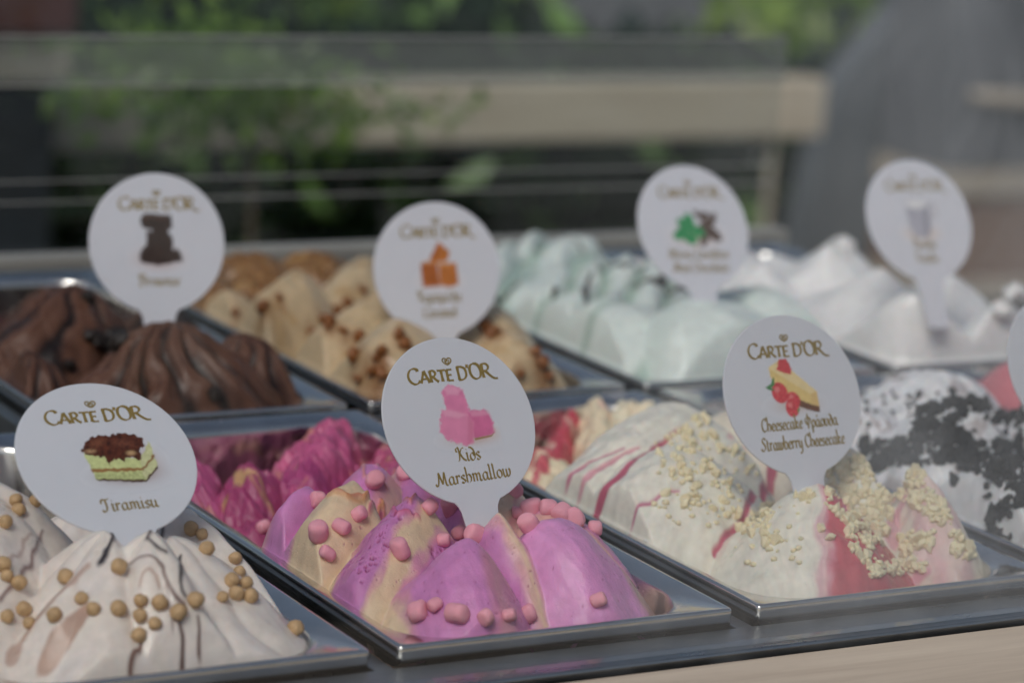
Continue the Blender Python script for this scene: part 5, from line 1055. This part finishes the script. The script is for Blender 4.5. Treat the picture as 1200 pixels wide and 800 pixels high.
def pic_tiramisu():
    c = Canvas(20, 128)
    c.glow(3, -7, 15, 6, (.25, .10, .05), .75); c.glow(10, -2, 8, 8, (.45, .2, .12), .5)
    F1, F2 = (.62, .66, .30), (.48, .52, .18)
    c.poly([(-12.5, 4), (9, -.5), (8, -10.5), (-10.5, -8.5)], c.tex(F1, .85, 1.15, 2.5, 2), wob=.5)
    c.poly([(9, -.5), (14.5, 7), (14.8, -4.5), (8, -10.5)], c.tex((.66, .66, .36), .8, 1.1, 2, 3), wob=.5)
    c.poly([(-11.5, -3.4), (8.4, -4.6), (8.3, -6.0), (-11.3, -4.8)], (.34, .17, .06), wob=.5, seed=3)
    c.poly([(8.4, -4.6), (14.7, 1.0), (14.7, -.2), (8.3, -6.0)], (.30, .15, .06), wob=.5, seed=4)
    c.poly([(-11, -5.2), (8.2, -6.4), (8, -10.0), (-10.5, -8.2)], c.tex((.56, .60, .27), .6, 1.2, 1.2, 5), wob=.5)
    c.poly([(-10.6, -8.0), (8, -10.0), (14.8, -4.2), (14.6, -5.4), (8, -11.2), (-10, -9.0)], (.08, .04, .02), wob=.4)
    T = c.tex((.085, .022, .010), .5, 1.8, 2.2, 7)
    c.poly([(-13.2, 4.5), (-9, 10), (-4, 12), (0, 10.6), (5, 12), (10, 10.5), (13, 8), (10, 3.5), (9, -1.2), (5.5, 1.0), (2, -1.0), (-1, .8), (-3.4, -2.6), (-5, 1.6), (-9, 2.4)], T, wob=.9, seed=9)
    c.ell(-6, 8, 3.2, 1.6, (.20, .07, .035), 20, 1.2); c.ell(4, 7, 3.6, 1.6, (.17, .055, .03), -10, 1.2); c.ell(6, 2.4, 1.6, 1.0, (.55, .35, .18), 0, .9); c.ell(-9.5, 4.5, 1.8, .8, (.5, .3, .16), 0, .8)
    c.put(.55 * sstep(.25, .5, fbm(c.X, c.Y, 1.2, 2, 44)) * (1 - sstep(5, 7, np.abs(c.Y - 3))) * (1 - sstep(11, 13, np.abs(c.X))) * sstep(3.5, 5, c.Y), (.03, .008, .005))
    return c
def pic_marshmallow():
    c = Canvas(18, 116)
    c.glow(3, -9.5, 16, 4.5, (.62, .32, .20), .6); c.glow(12, -7, 6, 4, (.72, .42, .28), .5)
    A, B = (.78, .24, .42), (.70, .17, .34)
    c.poly([(-7.5, 14), (-3, 16), (3.2, 13.5), (5, 2), (4, -3), (-7, -1), (-7.6, 8)], c.tex(A, .9, 1.1, 6, 1), .9, .9, 2)
    c.poly([(-6.5, 14), (-3, 15.6), (2.8, 13.6), (0, 10.8), (-5, 11.5)], c.tex((.84, .36, .52), .95, 1.05, 5, 2), .9, .4)
    c.poly([(4, 3), (12, 3.2), (15, .5), (15.2, -7.5), (13, -9), (4, -10), (2, -4)], c.tex(B, .92, 1.1, 6, 3), .9, .8, 6)
    c.poly([(4.5, 2.6), (12, 2.8), (14.5, .6), (10, .2), (5, .5)], (.80, .30, .46), .9)
    c.poly([(-10, 4.5), (-6, 5), (3.5, 1.5), (5.2, -3), (2.5, -11.5), (-1, -12.5), (-10.5, -9), (-13, -4)], c.tex((.80, .27, .44), .92, 1.08, 6, 4), .9, .9, 8)
    c.poly([(3.2, 1), (5.2, -3), (2.5, -11.3), (-.5, -12), (1.5, -6)], (.72, .22, .36), .8)
    c.poly([(-9.5, 4), (-6, 4.6), (3, 1.4), (-2, .2), (-9, 2)], (.85, .37, .52), .9)
    c.poly([(4, -9.6), (13, -8.9), (15, -7.7), (13, -9.6), (4, -10.6)], (.35, .22, .10), .3)
    return c
def strawberry(c, x, y, r, rot):
    c.ell(x, y, r, r * 1.15, c.tex((.66, .045, .06), .75, 1.2, 1.4, int(x * 7) + 9), rot, .5)
    c.ell(x - r * .3, y + r * .35, r * .35, r * .3, (.80, .20, .20), rot, .7)
    c.put(.6 * sstep(.35, .6, fbm(c.X, c.Y, .8, 1, 3)) * (np.hypot(c.X - x, c.Y - y) < r * .9), (.85, .30, .22))
def pic_cheesecake():
    c = Canvas(19, 122)
    c.glow(1, -9, 15, 5, (.55, .32, .2), .55)
    c.poly([(-11, 8.5), (-4.5, 12), (13.2, -3.5), (13.2, -10), (10, -11.5), (-2, -5), (-10.2, 1.5)], c.tex((.80, .58, .22), .92, 1.08, 4, 1), .4, .3)
    c.poly([(-11, 8.5), (-4.5, 12), (13.2, -3.5), (9.5, -4.5)], c.tex((.84, .66, .34), .95, 1.06, 4, 2), .4, .2)
    c.poly([(13.2, -3.5), (13.2, -11.5), (9.5, -10), (9.5, -4.5)], (.74, .50, .20), .4)
    c.poly([(-2, -4.5), (9.5, -9.5), (13.2, -10.5), (13.2, -13), (9, -12.4), (-1, -8.4)], c.tex((.16, .06, .025), .7, 1.3, 1.5, 3), .4, .3)
    c.poly([(-6.5, 7.5), (-4.5, 12.5), (-.5, 12.2), (1.6, 8), (1.0, 5.2), (-3.5, 6.2)], c.tex((.62, .06, .07), .8, 1.2, 1.2, 4), .5, .4)
    strawberry(c, -7, -3, 4.3, 20)
    strawberry(c, -.2, -6.4, 3.3, 50); strawberry(c, -1.5, -10.2, 3.7, -10)
    for dx, dy, r in ((-11, .6, 20), (-9.8, 2.0, 70), (-12, -.8, -20)): c.ell(dx, dy, 2.2, .7, (.06, .22, .06), r, .3)
    c.ell(1.6, -11.4, 1.2, .5, (.10, .28, .08), 60, .3)
    return c
def pic_brownie():
    c = Canvas(17, 104)
    c.glow(0, -9, 15, 7, (.55, .25, .15), .55)
    D = lambda s: c.tex((.030, .015, .010), .5, 2.0, 1.5, s)
    c.poly([(-10, -8), (-8, -3), (-2, -1), (6, -2), (12, -6.5), (13, -9.5), (6, -11.5), (-3, -12), (-9, -11)], D(1), .4, 1.0, 1)
    c.poly([(-6, 5), (4, 6), (8, 1), (7, -6), (0, -8), (-6, -5)], D(2), .4, .6, 2)
    c.poly([(-9, 11), (-7, 14), (7.5, 13), (7.5, 6.5), (2, 4), (-8.5, 7)], D(3), .4, .5, 3)
    c.poly([(-8.5, 11), (-7, 13.6), (7.2, 12.6), (4, 10.5)], c.tex((.075, .040, .026), .6, 1.4, 1.2, 4), .4, .4)
    c.put(.5 * sstep(.3, .55, fbm(c.X, c.Y, 1.6, 2, 8)) * (c.A > .9), (.10, .05, .03))
    return c
def pic_caramel():
    c = Canvas(16, 100)
    c.glow(0, -9, 14, 5, (.75, .45, .3), .5)
    c.poly([(-10.5, 1), (-1, 1.5), (.5, -11), (-9.5, -11.5)], c.tex((.42, .12, .025), .8, 1.2, 3, 1), .4, .3)
    c.poly([(-10.5, 1), (-8, 2.5), (1, 2.5), (-1, 1.2)], (.62, .26, .08), .4)
    c.poly([(0, 0), (10.5, 1), (11, -10.5), (6, -12), (.5, -10.5)], c.tex((.52, .17, .035), .8, 1.2, 3, 2), .4, .3)
    c.poly([(-1, 1.5), (10.5, 1.2), (6, -1), (0, -.4)], (.66, .28, .09), .6)
    c.poly([(-4.8, 4), (.6, 13), (7, 7.5), (5, 2), (-4, 2)], c.tex((.54, .18, .035), .8, 1.2, 3, 3), .4, .3)
    c.poly([(-4.6, 4), (.4, 12.6), (1.6, 8), (-1, 3)], (.44, .13, .03), .5)
    return c
def pic_mint():
    c = Canvas(20, 116)
    c.glow(0, -6, 18, 7, (.72, .45, .28), .6)
    for x, y, rx, ry, r, s in ((8, 1, 6.5, 3, 30, 1), (10, -4, 7, 3.4, -35, 2), (5, -6, 6, 2.6, 70, 3), (12, 4, 4, 2, 60, 4), (3, 6, 4, 1.6, -50, 5), (7, 6, 3, 2, 10, 6)):
        c.ell(x, y, rx, ry, c.tex((.09, .055, .04), .5, 1.8, 1.6, s), r, .4)
    for x, y, rx, ry, r, s in ((-9, -4, 6, 3.2, 25, 11), (-3.5, 2, 3.4, 5.2, 10, 12), (-4, -7, 4.6, 3.2, -20, 13), (1, -3, 5, 3, -25, 14), (-8, 1, 4, 2.4, -50, 15)):
        c.ell(x, y, rx, ry, c.tex((.03, .28, .09), .6, 1.5, 2.2, s), r, .4)
    return c
def pic_vanilla():
    c = Canvas(15, 96)
    c.glow(0, -9, 13, 5, (.82, .55, .34), .75)
    c.ell(8.2, 3.6, 3.4, 4.4, (.42, .36, .38), 0, .4); c.ell(8.2, 3.6, 2.1, 3.1, PLATE, 0, .4)
    c.poly([(-8, 7), (7, 7), (6, -7), (3.5, -11), (-4, -11), (-6.8, -7)], c.tex((.42, .41, .47), .9, 1.12, 5, 2), .5)
    c.ell(-.5, 7, 7.6, 3.0, (.56, .56, .62), 0, .4); c.ell(-.5, 6.8, 6.4, 2.2, (.80, .79, .78), 0, .5)
    c.poly([(2.5, 4), (7, 5.5), (6, -7), (3.5, -11), (1.5, -11)], (.30, .29, .34), 1.5)
    return c

SIGNS = {   # position (mm), right, up of each plate; picture; flavour lines; label
    'marshmallow': ((79.5, 102.1, 64.0), (.999, .047, .012), (-.034, .510, .859), pic_marshmallow, (1.6, .9), [('Kids', 12.5, .4, -18.5, .0), ('Marshmallow', 40, .4, -28.2, .03)],
        'white round flavour sign reading Kids Marshmallow, with pink marshmallows printed on it'),
    'tiramisu': ((-90.9, 96.8, 60.2), (1.0, -.019, .007), (.011, .775, .631), pic_tiramisu, (4.4, -1.2), [('Tiramisu', 25, 3.4, -26.5, .02)],
        'white round flavour sign reading Tiramisu, with a slice of cake printed on it'),
    'cheesecake': ((256.9, 96.4, 66.6), (1.0, -.005, -.001), (.003, .439, .898), pic_cheesecake, (0, 4.6), [('Cheesecake Φράουλα', 44, 1, -16.2, .02), ('Strawberry Cheesecake', 48.5, 1, -25.4, .02)],
        'white round flavour sign reading Strawberry Cheesecake, with cake and strawberries printed on it'),
    'brownie': ((95.3, 478.5, 69.5), (.992, -.122, -.003), (.035, .265, .964), pic_brownie, (.5, 1.2), [('Brownie', 24, .5, -23.5, .0)],
        'white round flavour sign reading Brownie, with dark brownies printed on it'),
    'caramel': ((259.0, 452.0, 54.0), (.991, -.135, .018), (.019, .270, .963), pic_caramel, (.8, 2.2), [('Καραμέλα', 27, .5, -18.5, .0), ('Caramel', 21, .5, -27.5, .0)],
        'white round flavour sign reading Caramel, with orange caramel cubes printed on it'),
    'mint': ((428.5, 443.9, 74.8), (1.0, -.017, -.025), (.03, .453, .891), pic_mint, (1.0, 1.0), [('Μέντα Σοκολάτα', 43, .5, -19, .0), ('Mint Chocolate', 40, .5, -27.5, .0)],
        'white round flavour sign with green mint leaves and chocolate printed on it'),
    'vanilla': ((571.1, 409.0, 82.0), (.999, -.034, -.018), (.032, .469, .883), pic_vanilla, (0, 2.0), [('Βανίλια', 17, .5, -18, .0), ('Vanilla', 17, .5, -27, .0)],
        'white round flavour sign with a white cup printed on it, above the vanilla cones'),
    'cookies': ((417, 84, 75), (.999, -.03, .004), (.03, .45, .89), None, None, [],
        'white round flavour sign cut off by the right edge of the photo'),
}
def heart(parent, cx, cy, s):
    """the small heart emblem: a heart whose line curls inside itself"""
    V, Fc = [], []
    def curve(pts, w, z):
        p = catmull([(cx + a * s, cy + b * s) for a, b in pts], 6)
        base = len(V); m = len(p)
        for i in range(m):
            dx = p[min(i + 1, m - 1)][0] - p[max(i - 1, 0)][0]; dy = p[min(i + 1, m - 1)][1] - p[max(i - 1, 0)][1]
            L = math.hypot(dx, dy) + 1e-9
            V.append((p[i][0] - dy / L * w, p[i][1] + dx / L * w, z)); V.append((p[i][0] + dy / L * w, p[i][1] - dx / L * w, z))
        for i in range(m - 1):
            a = base + 2 * i; Fc.append((a, a + 1, a + 3, a + 2))
    curve([(.0, -.70), (-.70, -.25), (-1.0, .25), (-.72, .66), (-.28, .62), (0, .25), (.22, .02)], .30, .68)
    curve([(.0, -.70), (.70, -.25), (1.0, .25), (.72, .66), (.28, .62), (.0, .25), (-.30, .02), (-.48, .20), (-.34, .36)], .30, .70)
    curve([(-.5, -.02), (-.1, -.34), (.34, -.22), (.5, .18), (.34, .34)], .24, .72)
    return link('heart_emblem', pydata('heart_emblem', V, Fc), M_GOLD, parent)
for nm, (pos, rt, up, pic, pc, lines, label) in SIGNS.items():
    t = empty('flavour_sign')
    tag(t, label, 'sign', 'flavour signs standing in the ice cream')
    r = Vector(rt).normalized(); u = Vector(up); u = (u - r * u.dot(r)).normalized(); n = r.cross(u)
    t.matrix_world = Matrix(((r.x, u.x, n.x, pos[0] * S), (r.y, u.y, n.y, pos[1] * S), (r.z, u.z, n.z, pos[2] * S), (0, 0, 0, 1)))
    link('plate', plate_me, M_PLATE, t)
    if pic is None: continue
    heart(t, .2, 27.6, 2.3)
    o = lettering('brand_lettering', [("CARTE D'Or", 46, 1.4, 18.6, .0)], BRAND, 7.0, 1.35, .5, math.radians(20), t, .35)
    pic().build(t, *pc, {'marshmallow': 1.0, 'tiramisu': 1.12, 'cheesecake': 1.05, 'brownie': 1.1, 'caramel': 1.06, 'mint': 1.12, 'vanilla': 1.2}[nm])
    if lines:
        lettering('flavour_lettering', lines, SCRIPT, 3.5, 1.0, .28, math.radians(35), t)
# ------------------------------------------------------------------ toppings
def blob_mesh(name, r, rng, sub=2, jit=.12, flat=False, cubic=0.0, squash=(1, 1, 1)):
    bm = bmesh.new()
    bmesh.ops.create_icosphere(bm, subdivisions=sub, radius=1)
    ph = [rng.uniform(0, 6) for _ in range(6)]
    for v in bm.verts:
        c = v.co.normalized()
        k = 1 + jit * (math.sin(3 * c.x + ph[0]) * math.sin(3 * c.y + ph[1]) + .6 * math.sin(5 * c.z + ph[2]) * math.sin(4 * c.x + ph[3])) + rng.uniform(-jit, jit) * .5
        m = max(abs(c.x), abs(c.y), abs(c.z))
        k *= (1 - cubic) + cubic / m * .82
        v.co = Vector((c.x * squash[0], c.y * squash[1], c.z * squash[2])) * (k * r * S)
    me = bpy.data.meshes.new(name); bm.to_mesh(me); bm.free()
    if not flat: me.polygons.foreach_set('use_smooth', [True] * len(me.polygons))
    return me

def mallow_mesh(r, rng):
    """a little extruded barrel of marshmallow with rounded, slightly pinched ends"""
    n = 14; prof = [(.0, -1.0), (.45, -1.02), (.78, -.94), (.95, -.74), (1.02, -.3), (1.0, .1), (1.03, .42), (.93, .76), (.72, .95), (.4, 1.0), (0, .98)]
    V, Fc = [], []
    ax = rng.uniform(.9, 1.08); ph = rng.uniform(0, 6)
    for a, z in prof[1:-1]:
        for k in range(n):
            t = 2 * math.pi * k / n
            q = a * (1 + .07 * math.sin(2 * t + ph) + .04 * math.sin(3 * t + z * 2 + ph))
            V.append((q * math.cos(t) * r, q * math.sin(t) * r * .94, z * r * ax * 1.02 + .05 * r * math.sin(t + ph)))
    m = len(prof) - 2
    for i in range(m - 1):
        for k in range(n):
            Fc.append((i * n + k, i * n + (k + 1) % n, (i + 1) * n + (k + 1) % n, (i + 1) * n + k))
    Fc.append(tuple(range(n))[::-1]); Fc.append(tuple(range((m - 1) * n, m * n)))
    return pydata('marshmallow', V, Fc, True)

def ordinal(i):
    return '%d%s' % (i, 'th' if 10 <= i % 100 <= 20 else {1: 'st', 2: 'nd', 3: 'rd'}.get(i % 10, 'th'))

def from_left(x, y):                                   # order of the toppings seen from the customer's side
    return ((x + 558.5) * .8646 - (y + 1008.4) * .4976) / ((x + 558.5) * .5001 + (y + 1008.4) * .8384)

def sprinkle(name, flav, spots, meshes, material, r, lift, label, cat, group, seed, smin=.85, smax=1.15, zones=None):
    rg = random.Random(seed)
    rank = {p: i for i, p in enumerate(sorted(spots, key=lambda q: from_left(*q)))}
    for x, y in spots:
        k = rg.uniform(smin, smax)
        o = link(name, rg.choice(meshes), material)
        z = height_at(flav, x, y)
        hx = height_at(flav, x + 2, y) - height_at(flav, x - 2, y); hy = height_at(flav, x, y + 2) - height_at(flav, x, y - 2)
        nrm = Vector((-hx, -hy, 4)).normalized()
        p = Vector((x, y, z)) + nrm * (r * k * lift)
        o.location = p * S
        o.rotation_euler = (rg.uniform(0, 6.28), rg.uniform(0, 6.28), rg.uniform(0, 6.28))
        o.scale = (k * rg.uniform(.85, 1.15), k * rg.uniform(.85, 1.15), k * rg.uniform(.85, 1.1)) if name != 'crisp_ball' else (k, k, k)
        if zones:
            lb = label + ', ' + next(t for c, t in zones if c(x, y))
        else:
            i = rank[(x, y)]; m = len(spots)
            lb = label + ', ' + ('leftmost' if i == 0 else 'rightmost' if i == m - 1 else ordinal(i + 1) + ' from the left' if i < m / 2 else ordinal(m - i) + ' from the right')
        tag(o, lb, cat, group)

rg0 = random.Random(11)
sprinkle('marshmallow', 'marshmallow', TOPPINGS['marshmallow'], [mallow_mesh(3.9, rg0) for _ in range(8)], M_MALLOW, 3.9, .45,
         'small pink marshmallow piece on the lilac ice cream', 'marshmallow', 'pink marshmallow pieces', 1, .8, 1.2)
sprinkle('crisp_ball', 'tiramisu', TOPPINGS['tiramisu'], [blob_mesh('crisp_ball', 3.1, rg0, 3, .07) for _ in range(7)], M_BALL, 3.1, .5,
         'small tan crisp ball on the tiramisu ice cream', 'crisp ball', 'tan crisp balls', 2, .82, 1.14)
sprinkle('caramel_lump', 'caramel', TOPPINGS['caramel'], [blob_mesh('caramel_ball', 3.4, rg0, 2, .22, False, .3) for _ in range(8)], M_CARA, 3.4, .55,
         'small orange brown caramel lump on the beige caramel ice cream', 'caramel lump', 'caramel lumps', 3, .6, 1.3)
sprinkle('brownie_chunk', 'brownie', TOPPINGS['brownie'], [blob_mesh('brownie_chunk', 5.0, rg0, 2, .12, True, .8) for _ in range(4)], M_CHUNK, 5.0, .4,
         'small black brownie chunk on the chocolate ice cream', 'brownie chunk', 'brownie chunks', 4, .7, 1.2)
sprinkle('biscuit_crumb', 'cheesecake', TOPPINGS['cheesecake'], [blob_mesh('biscuit_crumb', 2.35, rg0, 1, .34, True, .6, (1, .92, .85)) for _ in range(8)], M_CRUMB, 2.3, .3,
         'pale yellow biscuit crumb', 'crumb', 'pale biscuit crumbs', 5, .55, 1.35,
         [(lambda x, y: y > 135, 'on the smooth rear wave of the cheesecake ice cream'), (lambda x, y: x > 306, 'on the pointed right peak of the cheesecake ice cream'),
          (lambda x, y: x < 268 and y < 100, 'on the front peak below the cheesecake sign'), (lambda x, y: True, 'in the hollow right of the cheesecake sign')])
sprinkle('cookie_crumb', 'cookies', TOPPINGS['cookies'], [blob_mesh('cookie_crumb', 2.7, rg0, 1, .42, True, .7, (1.1, .85, .6)) for _ in range(8)], M_COOKIE, 2.4, .5,
         'black cookie crumb', 'crumb', 'black cookie crumbs', 6, .45, 1.6,
         [(lambda x, y: y > 190, 'on the rear of the white ice cream'), (lambda x, y: y < 100, 'on the front lobe of the white ice cream'),
          (lambda x, y: x < 400, 'in the dark band left on the white ice cream'), (lambda x, y: True, 'in the dark band right on the white ice cream')])
def fine_crumbs(name, flav, spots, r, material, label, seed):
    rg = np.random.default_rng(seed)
    ico = blob_mesh('tmp', 1.0 / S, random.Random(seed), 1, .25, True)
    base = np.array([v.co for v in ico.vertices]); tri = np.array([p.vertices for p in ico.polygons])
    bpy.data.meshes.remove(ico)
    V, T = [], []
    for i, (x, y) in enumerate(spots):
        a = rg.normal(size=(3, 3)); q, _ = np.linalg.qr(a)
        k = r * (.5 + rg.random())
        V.append((base @ q) * k * np.array((1, 1, .8)) + np.array((x, y, height_at(flav, x, y) + k * .25))); T.append(tri + i * len(base))
    o = link(name, np_mesh(name, np.concatenate(V), np.concatenate(T), None, False), material)
    tag(o, label, 'crumbs', None, 'stuff')
fine_crumbs('fine_cookie_crumbs', 'cookies', TOPPINGS['cookies_small'], 1.35, M_COOKIE, 'layer of fine black cookie crumbs over the white ice cream', 8)
fine_crumbs('fine_biscuit_crumbs', 'cheesecake', TOPPINGS['cheesecake_small'], 1.5, M_CRUMB, 'scatter of fine pale biscuit crumbs over the cheesecake peaks', 9)
# ------------------------------------------------------------------ background
def leafy(name, cx, cy, z0, rx, ry, rz, n, size, material, parent, seed, clumps=26):
    r = np.random.default_rng(seed)
    cl = r.normal(size=(clumps, 3)); cl /= np.linalg.norm(cl, axis=1)[:, None]
    cl *= (.35 + .65 * r.random((clumps, 1)))
    k = r.integers(0, clumps, n)
    P = cl[k] * .80 + r.normal(size=(n, 3)) * .15
    P = P * np.array((rx, ry, rz)) + np.array((cx, cy, z0 + rz))
    P[:, 2] = np.maximum(P[:, 2], -985)
    a = r.normal(size=(n, 3)); a /= np.linalg.norm(a, axis=1)[:, None]
    b = np.cross(a, r.normal(size=(n, 3))); b /= np.linalg.norm(b, axis=1)[:, None]
    c = np.cross(a, b)
    L = size * (.6 + .8 * r.random((n, 1))); W = L * .42
    V = np.stack([P - a * L, P - a * L * .1 + b * W + c * W * .3, P + a * L, P - a * L * .1 - b * W + c * W * .3], 1).reshape(-1, 3)
    o = link(name, np_mesh(name, V, np.arange(n * 4).reshape(n, 4), None, False), material)
    o.parent = parent
    return o
def shrub(name, label, cx, cy, rx, ry, rz, n, size, m, seed, z0=-960, clumps=26, tr=26):
    t = empty(name)
    tag(t, label, 'shrub', 'greenery behind the cabinet')
    leafy('crown', cx, cy, z0, rx, ry, rz, n, size, m, t, seed, clumps)
    zt = z0 + rz
    o = link('trunk', tube_mesh('trunk', [(cx, cy, -1002), (cx + 12, cy, (zt - 1000) / 2), (cx - 8, cy + 10, zt)], [tr, tr * .75, tr * .4]), M_BARK)
    o.parent = t
    return t
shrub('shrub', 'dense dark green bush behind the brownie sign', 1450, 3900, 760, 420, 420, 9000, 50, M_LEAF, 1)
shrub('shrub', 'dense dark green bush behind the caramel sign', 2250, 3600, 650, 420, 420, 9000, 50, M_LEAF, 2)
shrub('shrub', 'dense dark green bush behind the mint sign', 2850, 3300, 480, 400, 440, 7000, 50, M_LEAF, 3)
shrub('shrub', 'bright green leafy bush at the top left of the photo', 1500, 4300, 660, 300, 600, 5000, 50, M_LEAF2, 4)
shrub('shrub', 'bright green leafy bush above the caramel sign', 2150, 4100, 380, 300, 600, 3200, 50, M_LEAF2, 6)
shrub('shrub', 'green leafy bush at the top, left of the charcoal panel', 3300, 4000, 460, 320, 540, 2600, 46, M_LEAF2, 5)
shrub('reflection_sapling', 'added light green sapling imitating mirrored leaves over the wooden rail at the left', 770, 1760, 290, 90, 105, 900, 13, M_LEAF3, 7, -140, 26, 6)  # added plant, stands in for leaf reflections over the left rail
rail = empty('wooden_rail', (1.4, 2.62, -1.0))
tag(rail, 'pale wooden rail boards on thin posts behind the cabinet', 'rail')
def under(parent, name, me, m):
    o = link(name, me, m); o.parent = parent
    o.matrix_parent_inverse = Matrix.Translation(-parent.location)
    return o
under(rail, 'board', box_mesh('board', 1300, 2118, 2600, 2660, -254, -167, 5), M_WOODT)
under(rail, 'board', box_mesh('board', 560, 1296, 2604, 2660, -255, -168, 5), M_WEATH)
under(rail, 'post', box_mesh('post', 2038, 2047, 2620, 2632, -1000, -255.5, 2), M_WOODT)
under(rail, 'post', box_mesh('post', 860, 876, 2620, 2640, -1000, -256, 2), M_WEATH)
def prism(name, outline, y0, y1):
    n = len(outline)
    V = [(x, y0, z) for x, z in outline] + [(x, y1, z) for x, z in outline]
    Fc = [tuple(range(n)), tuple(range(2 * n - 1, n - 1, -1))] + [(i, i + n, (i + 1) % n + n, (i + 1) % n) for i in range(n)]
    me = pydata(name, V, Fc)
    bm = bmesh.new(); bm.from_mesh(me); bmesh.ops.recalc_face_normals(bm, faces=bm.faces[:]); bm.to_mesh(me); bm.free()
    return me
o = link('charcoal_panel', prism('charcoal_panel', [(2270, -1000), (2325, -434), (2365, -221), (2488, -79), (2540, 200), (2900, 200), (2900, -1000)], 2900, 2960), M_CURTAIN)
tag(o, 'charcoal grey slanted panel behind the vanilla sign', 'panel')
sb = empty('side_cabinet', (2.8, 2.8, -1.0))
tag(sb, 'grey and brown wooden side cabinet at the right edge behind the vanilla cones', 'cabinet')
under(sb, 'upper_panel', box_mesh('upper_panel', 2440, 3600, 2700, 2880, -330, 300, 3), M_LGREY)
under(sb, 'trim', box_mesh('trim', 2436, 3600, 2690, 2880, -372, -332, 2), M_BEIGE)
under(sb, 'front', box_mesh('front', 2442, 3600, 2702, 2880, -512, -374, 3), M_WOODB)
under(sb, 'trim', box_mesh('trim', 2436, 3600, 2690, 2880, -546, -514, 2), M_BEIGE)
under(sb, 'base', box_mesh('base', 2450, 3600, 2706, 2880, -1000, -548, 3), M_DARK)
under(sb, 'handle', tube_mesh('handle', [(2470, 2690, -206), (2540, 2684, -212), (2740, 2684, -226), (2810, 2690, -230)], [8, 14, 14, 8]), M_BEIGE)
bx = empty('planter_box', (.75, 2.4, -1.0))
tag(bx, 'maroon topped planter box with a pale corner post at the top left', 'planter')
under(bx, 'top', box_mesh('top', 300, 815, 2380, 2700, -72, 40, 6), M_MAROON)
under(bx, 'front', box_mesh('front', 300, 796, 2400, 2690, -132, -74, 4), M_WEATH)
under(bx, 'base', box_mesh('base', 310, 800, 2410, 2690, -1000, -134, 4), M_DARK)
under(bx, 'corner_post', box_mesh('corner_post', 797, 811, 2390, 2690, -132, -73, 3), M_BEIGE)

# trees on the customers' side, seen only as soft reflections in the front pane
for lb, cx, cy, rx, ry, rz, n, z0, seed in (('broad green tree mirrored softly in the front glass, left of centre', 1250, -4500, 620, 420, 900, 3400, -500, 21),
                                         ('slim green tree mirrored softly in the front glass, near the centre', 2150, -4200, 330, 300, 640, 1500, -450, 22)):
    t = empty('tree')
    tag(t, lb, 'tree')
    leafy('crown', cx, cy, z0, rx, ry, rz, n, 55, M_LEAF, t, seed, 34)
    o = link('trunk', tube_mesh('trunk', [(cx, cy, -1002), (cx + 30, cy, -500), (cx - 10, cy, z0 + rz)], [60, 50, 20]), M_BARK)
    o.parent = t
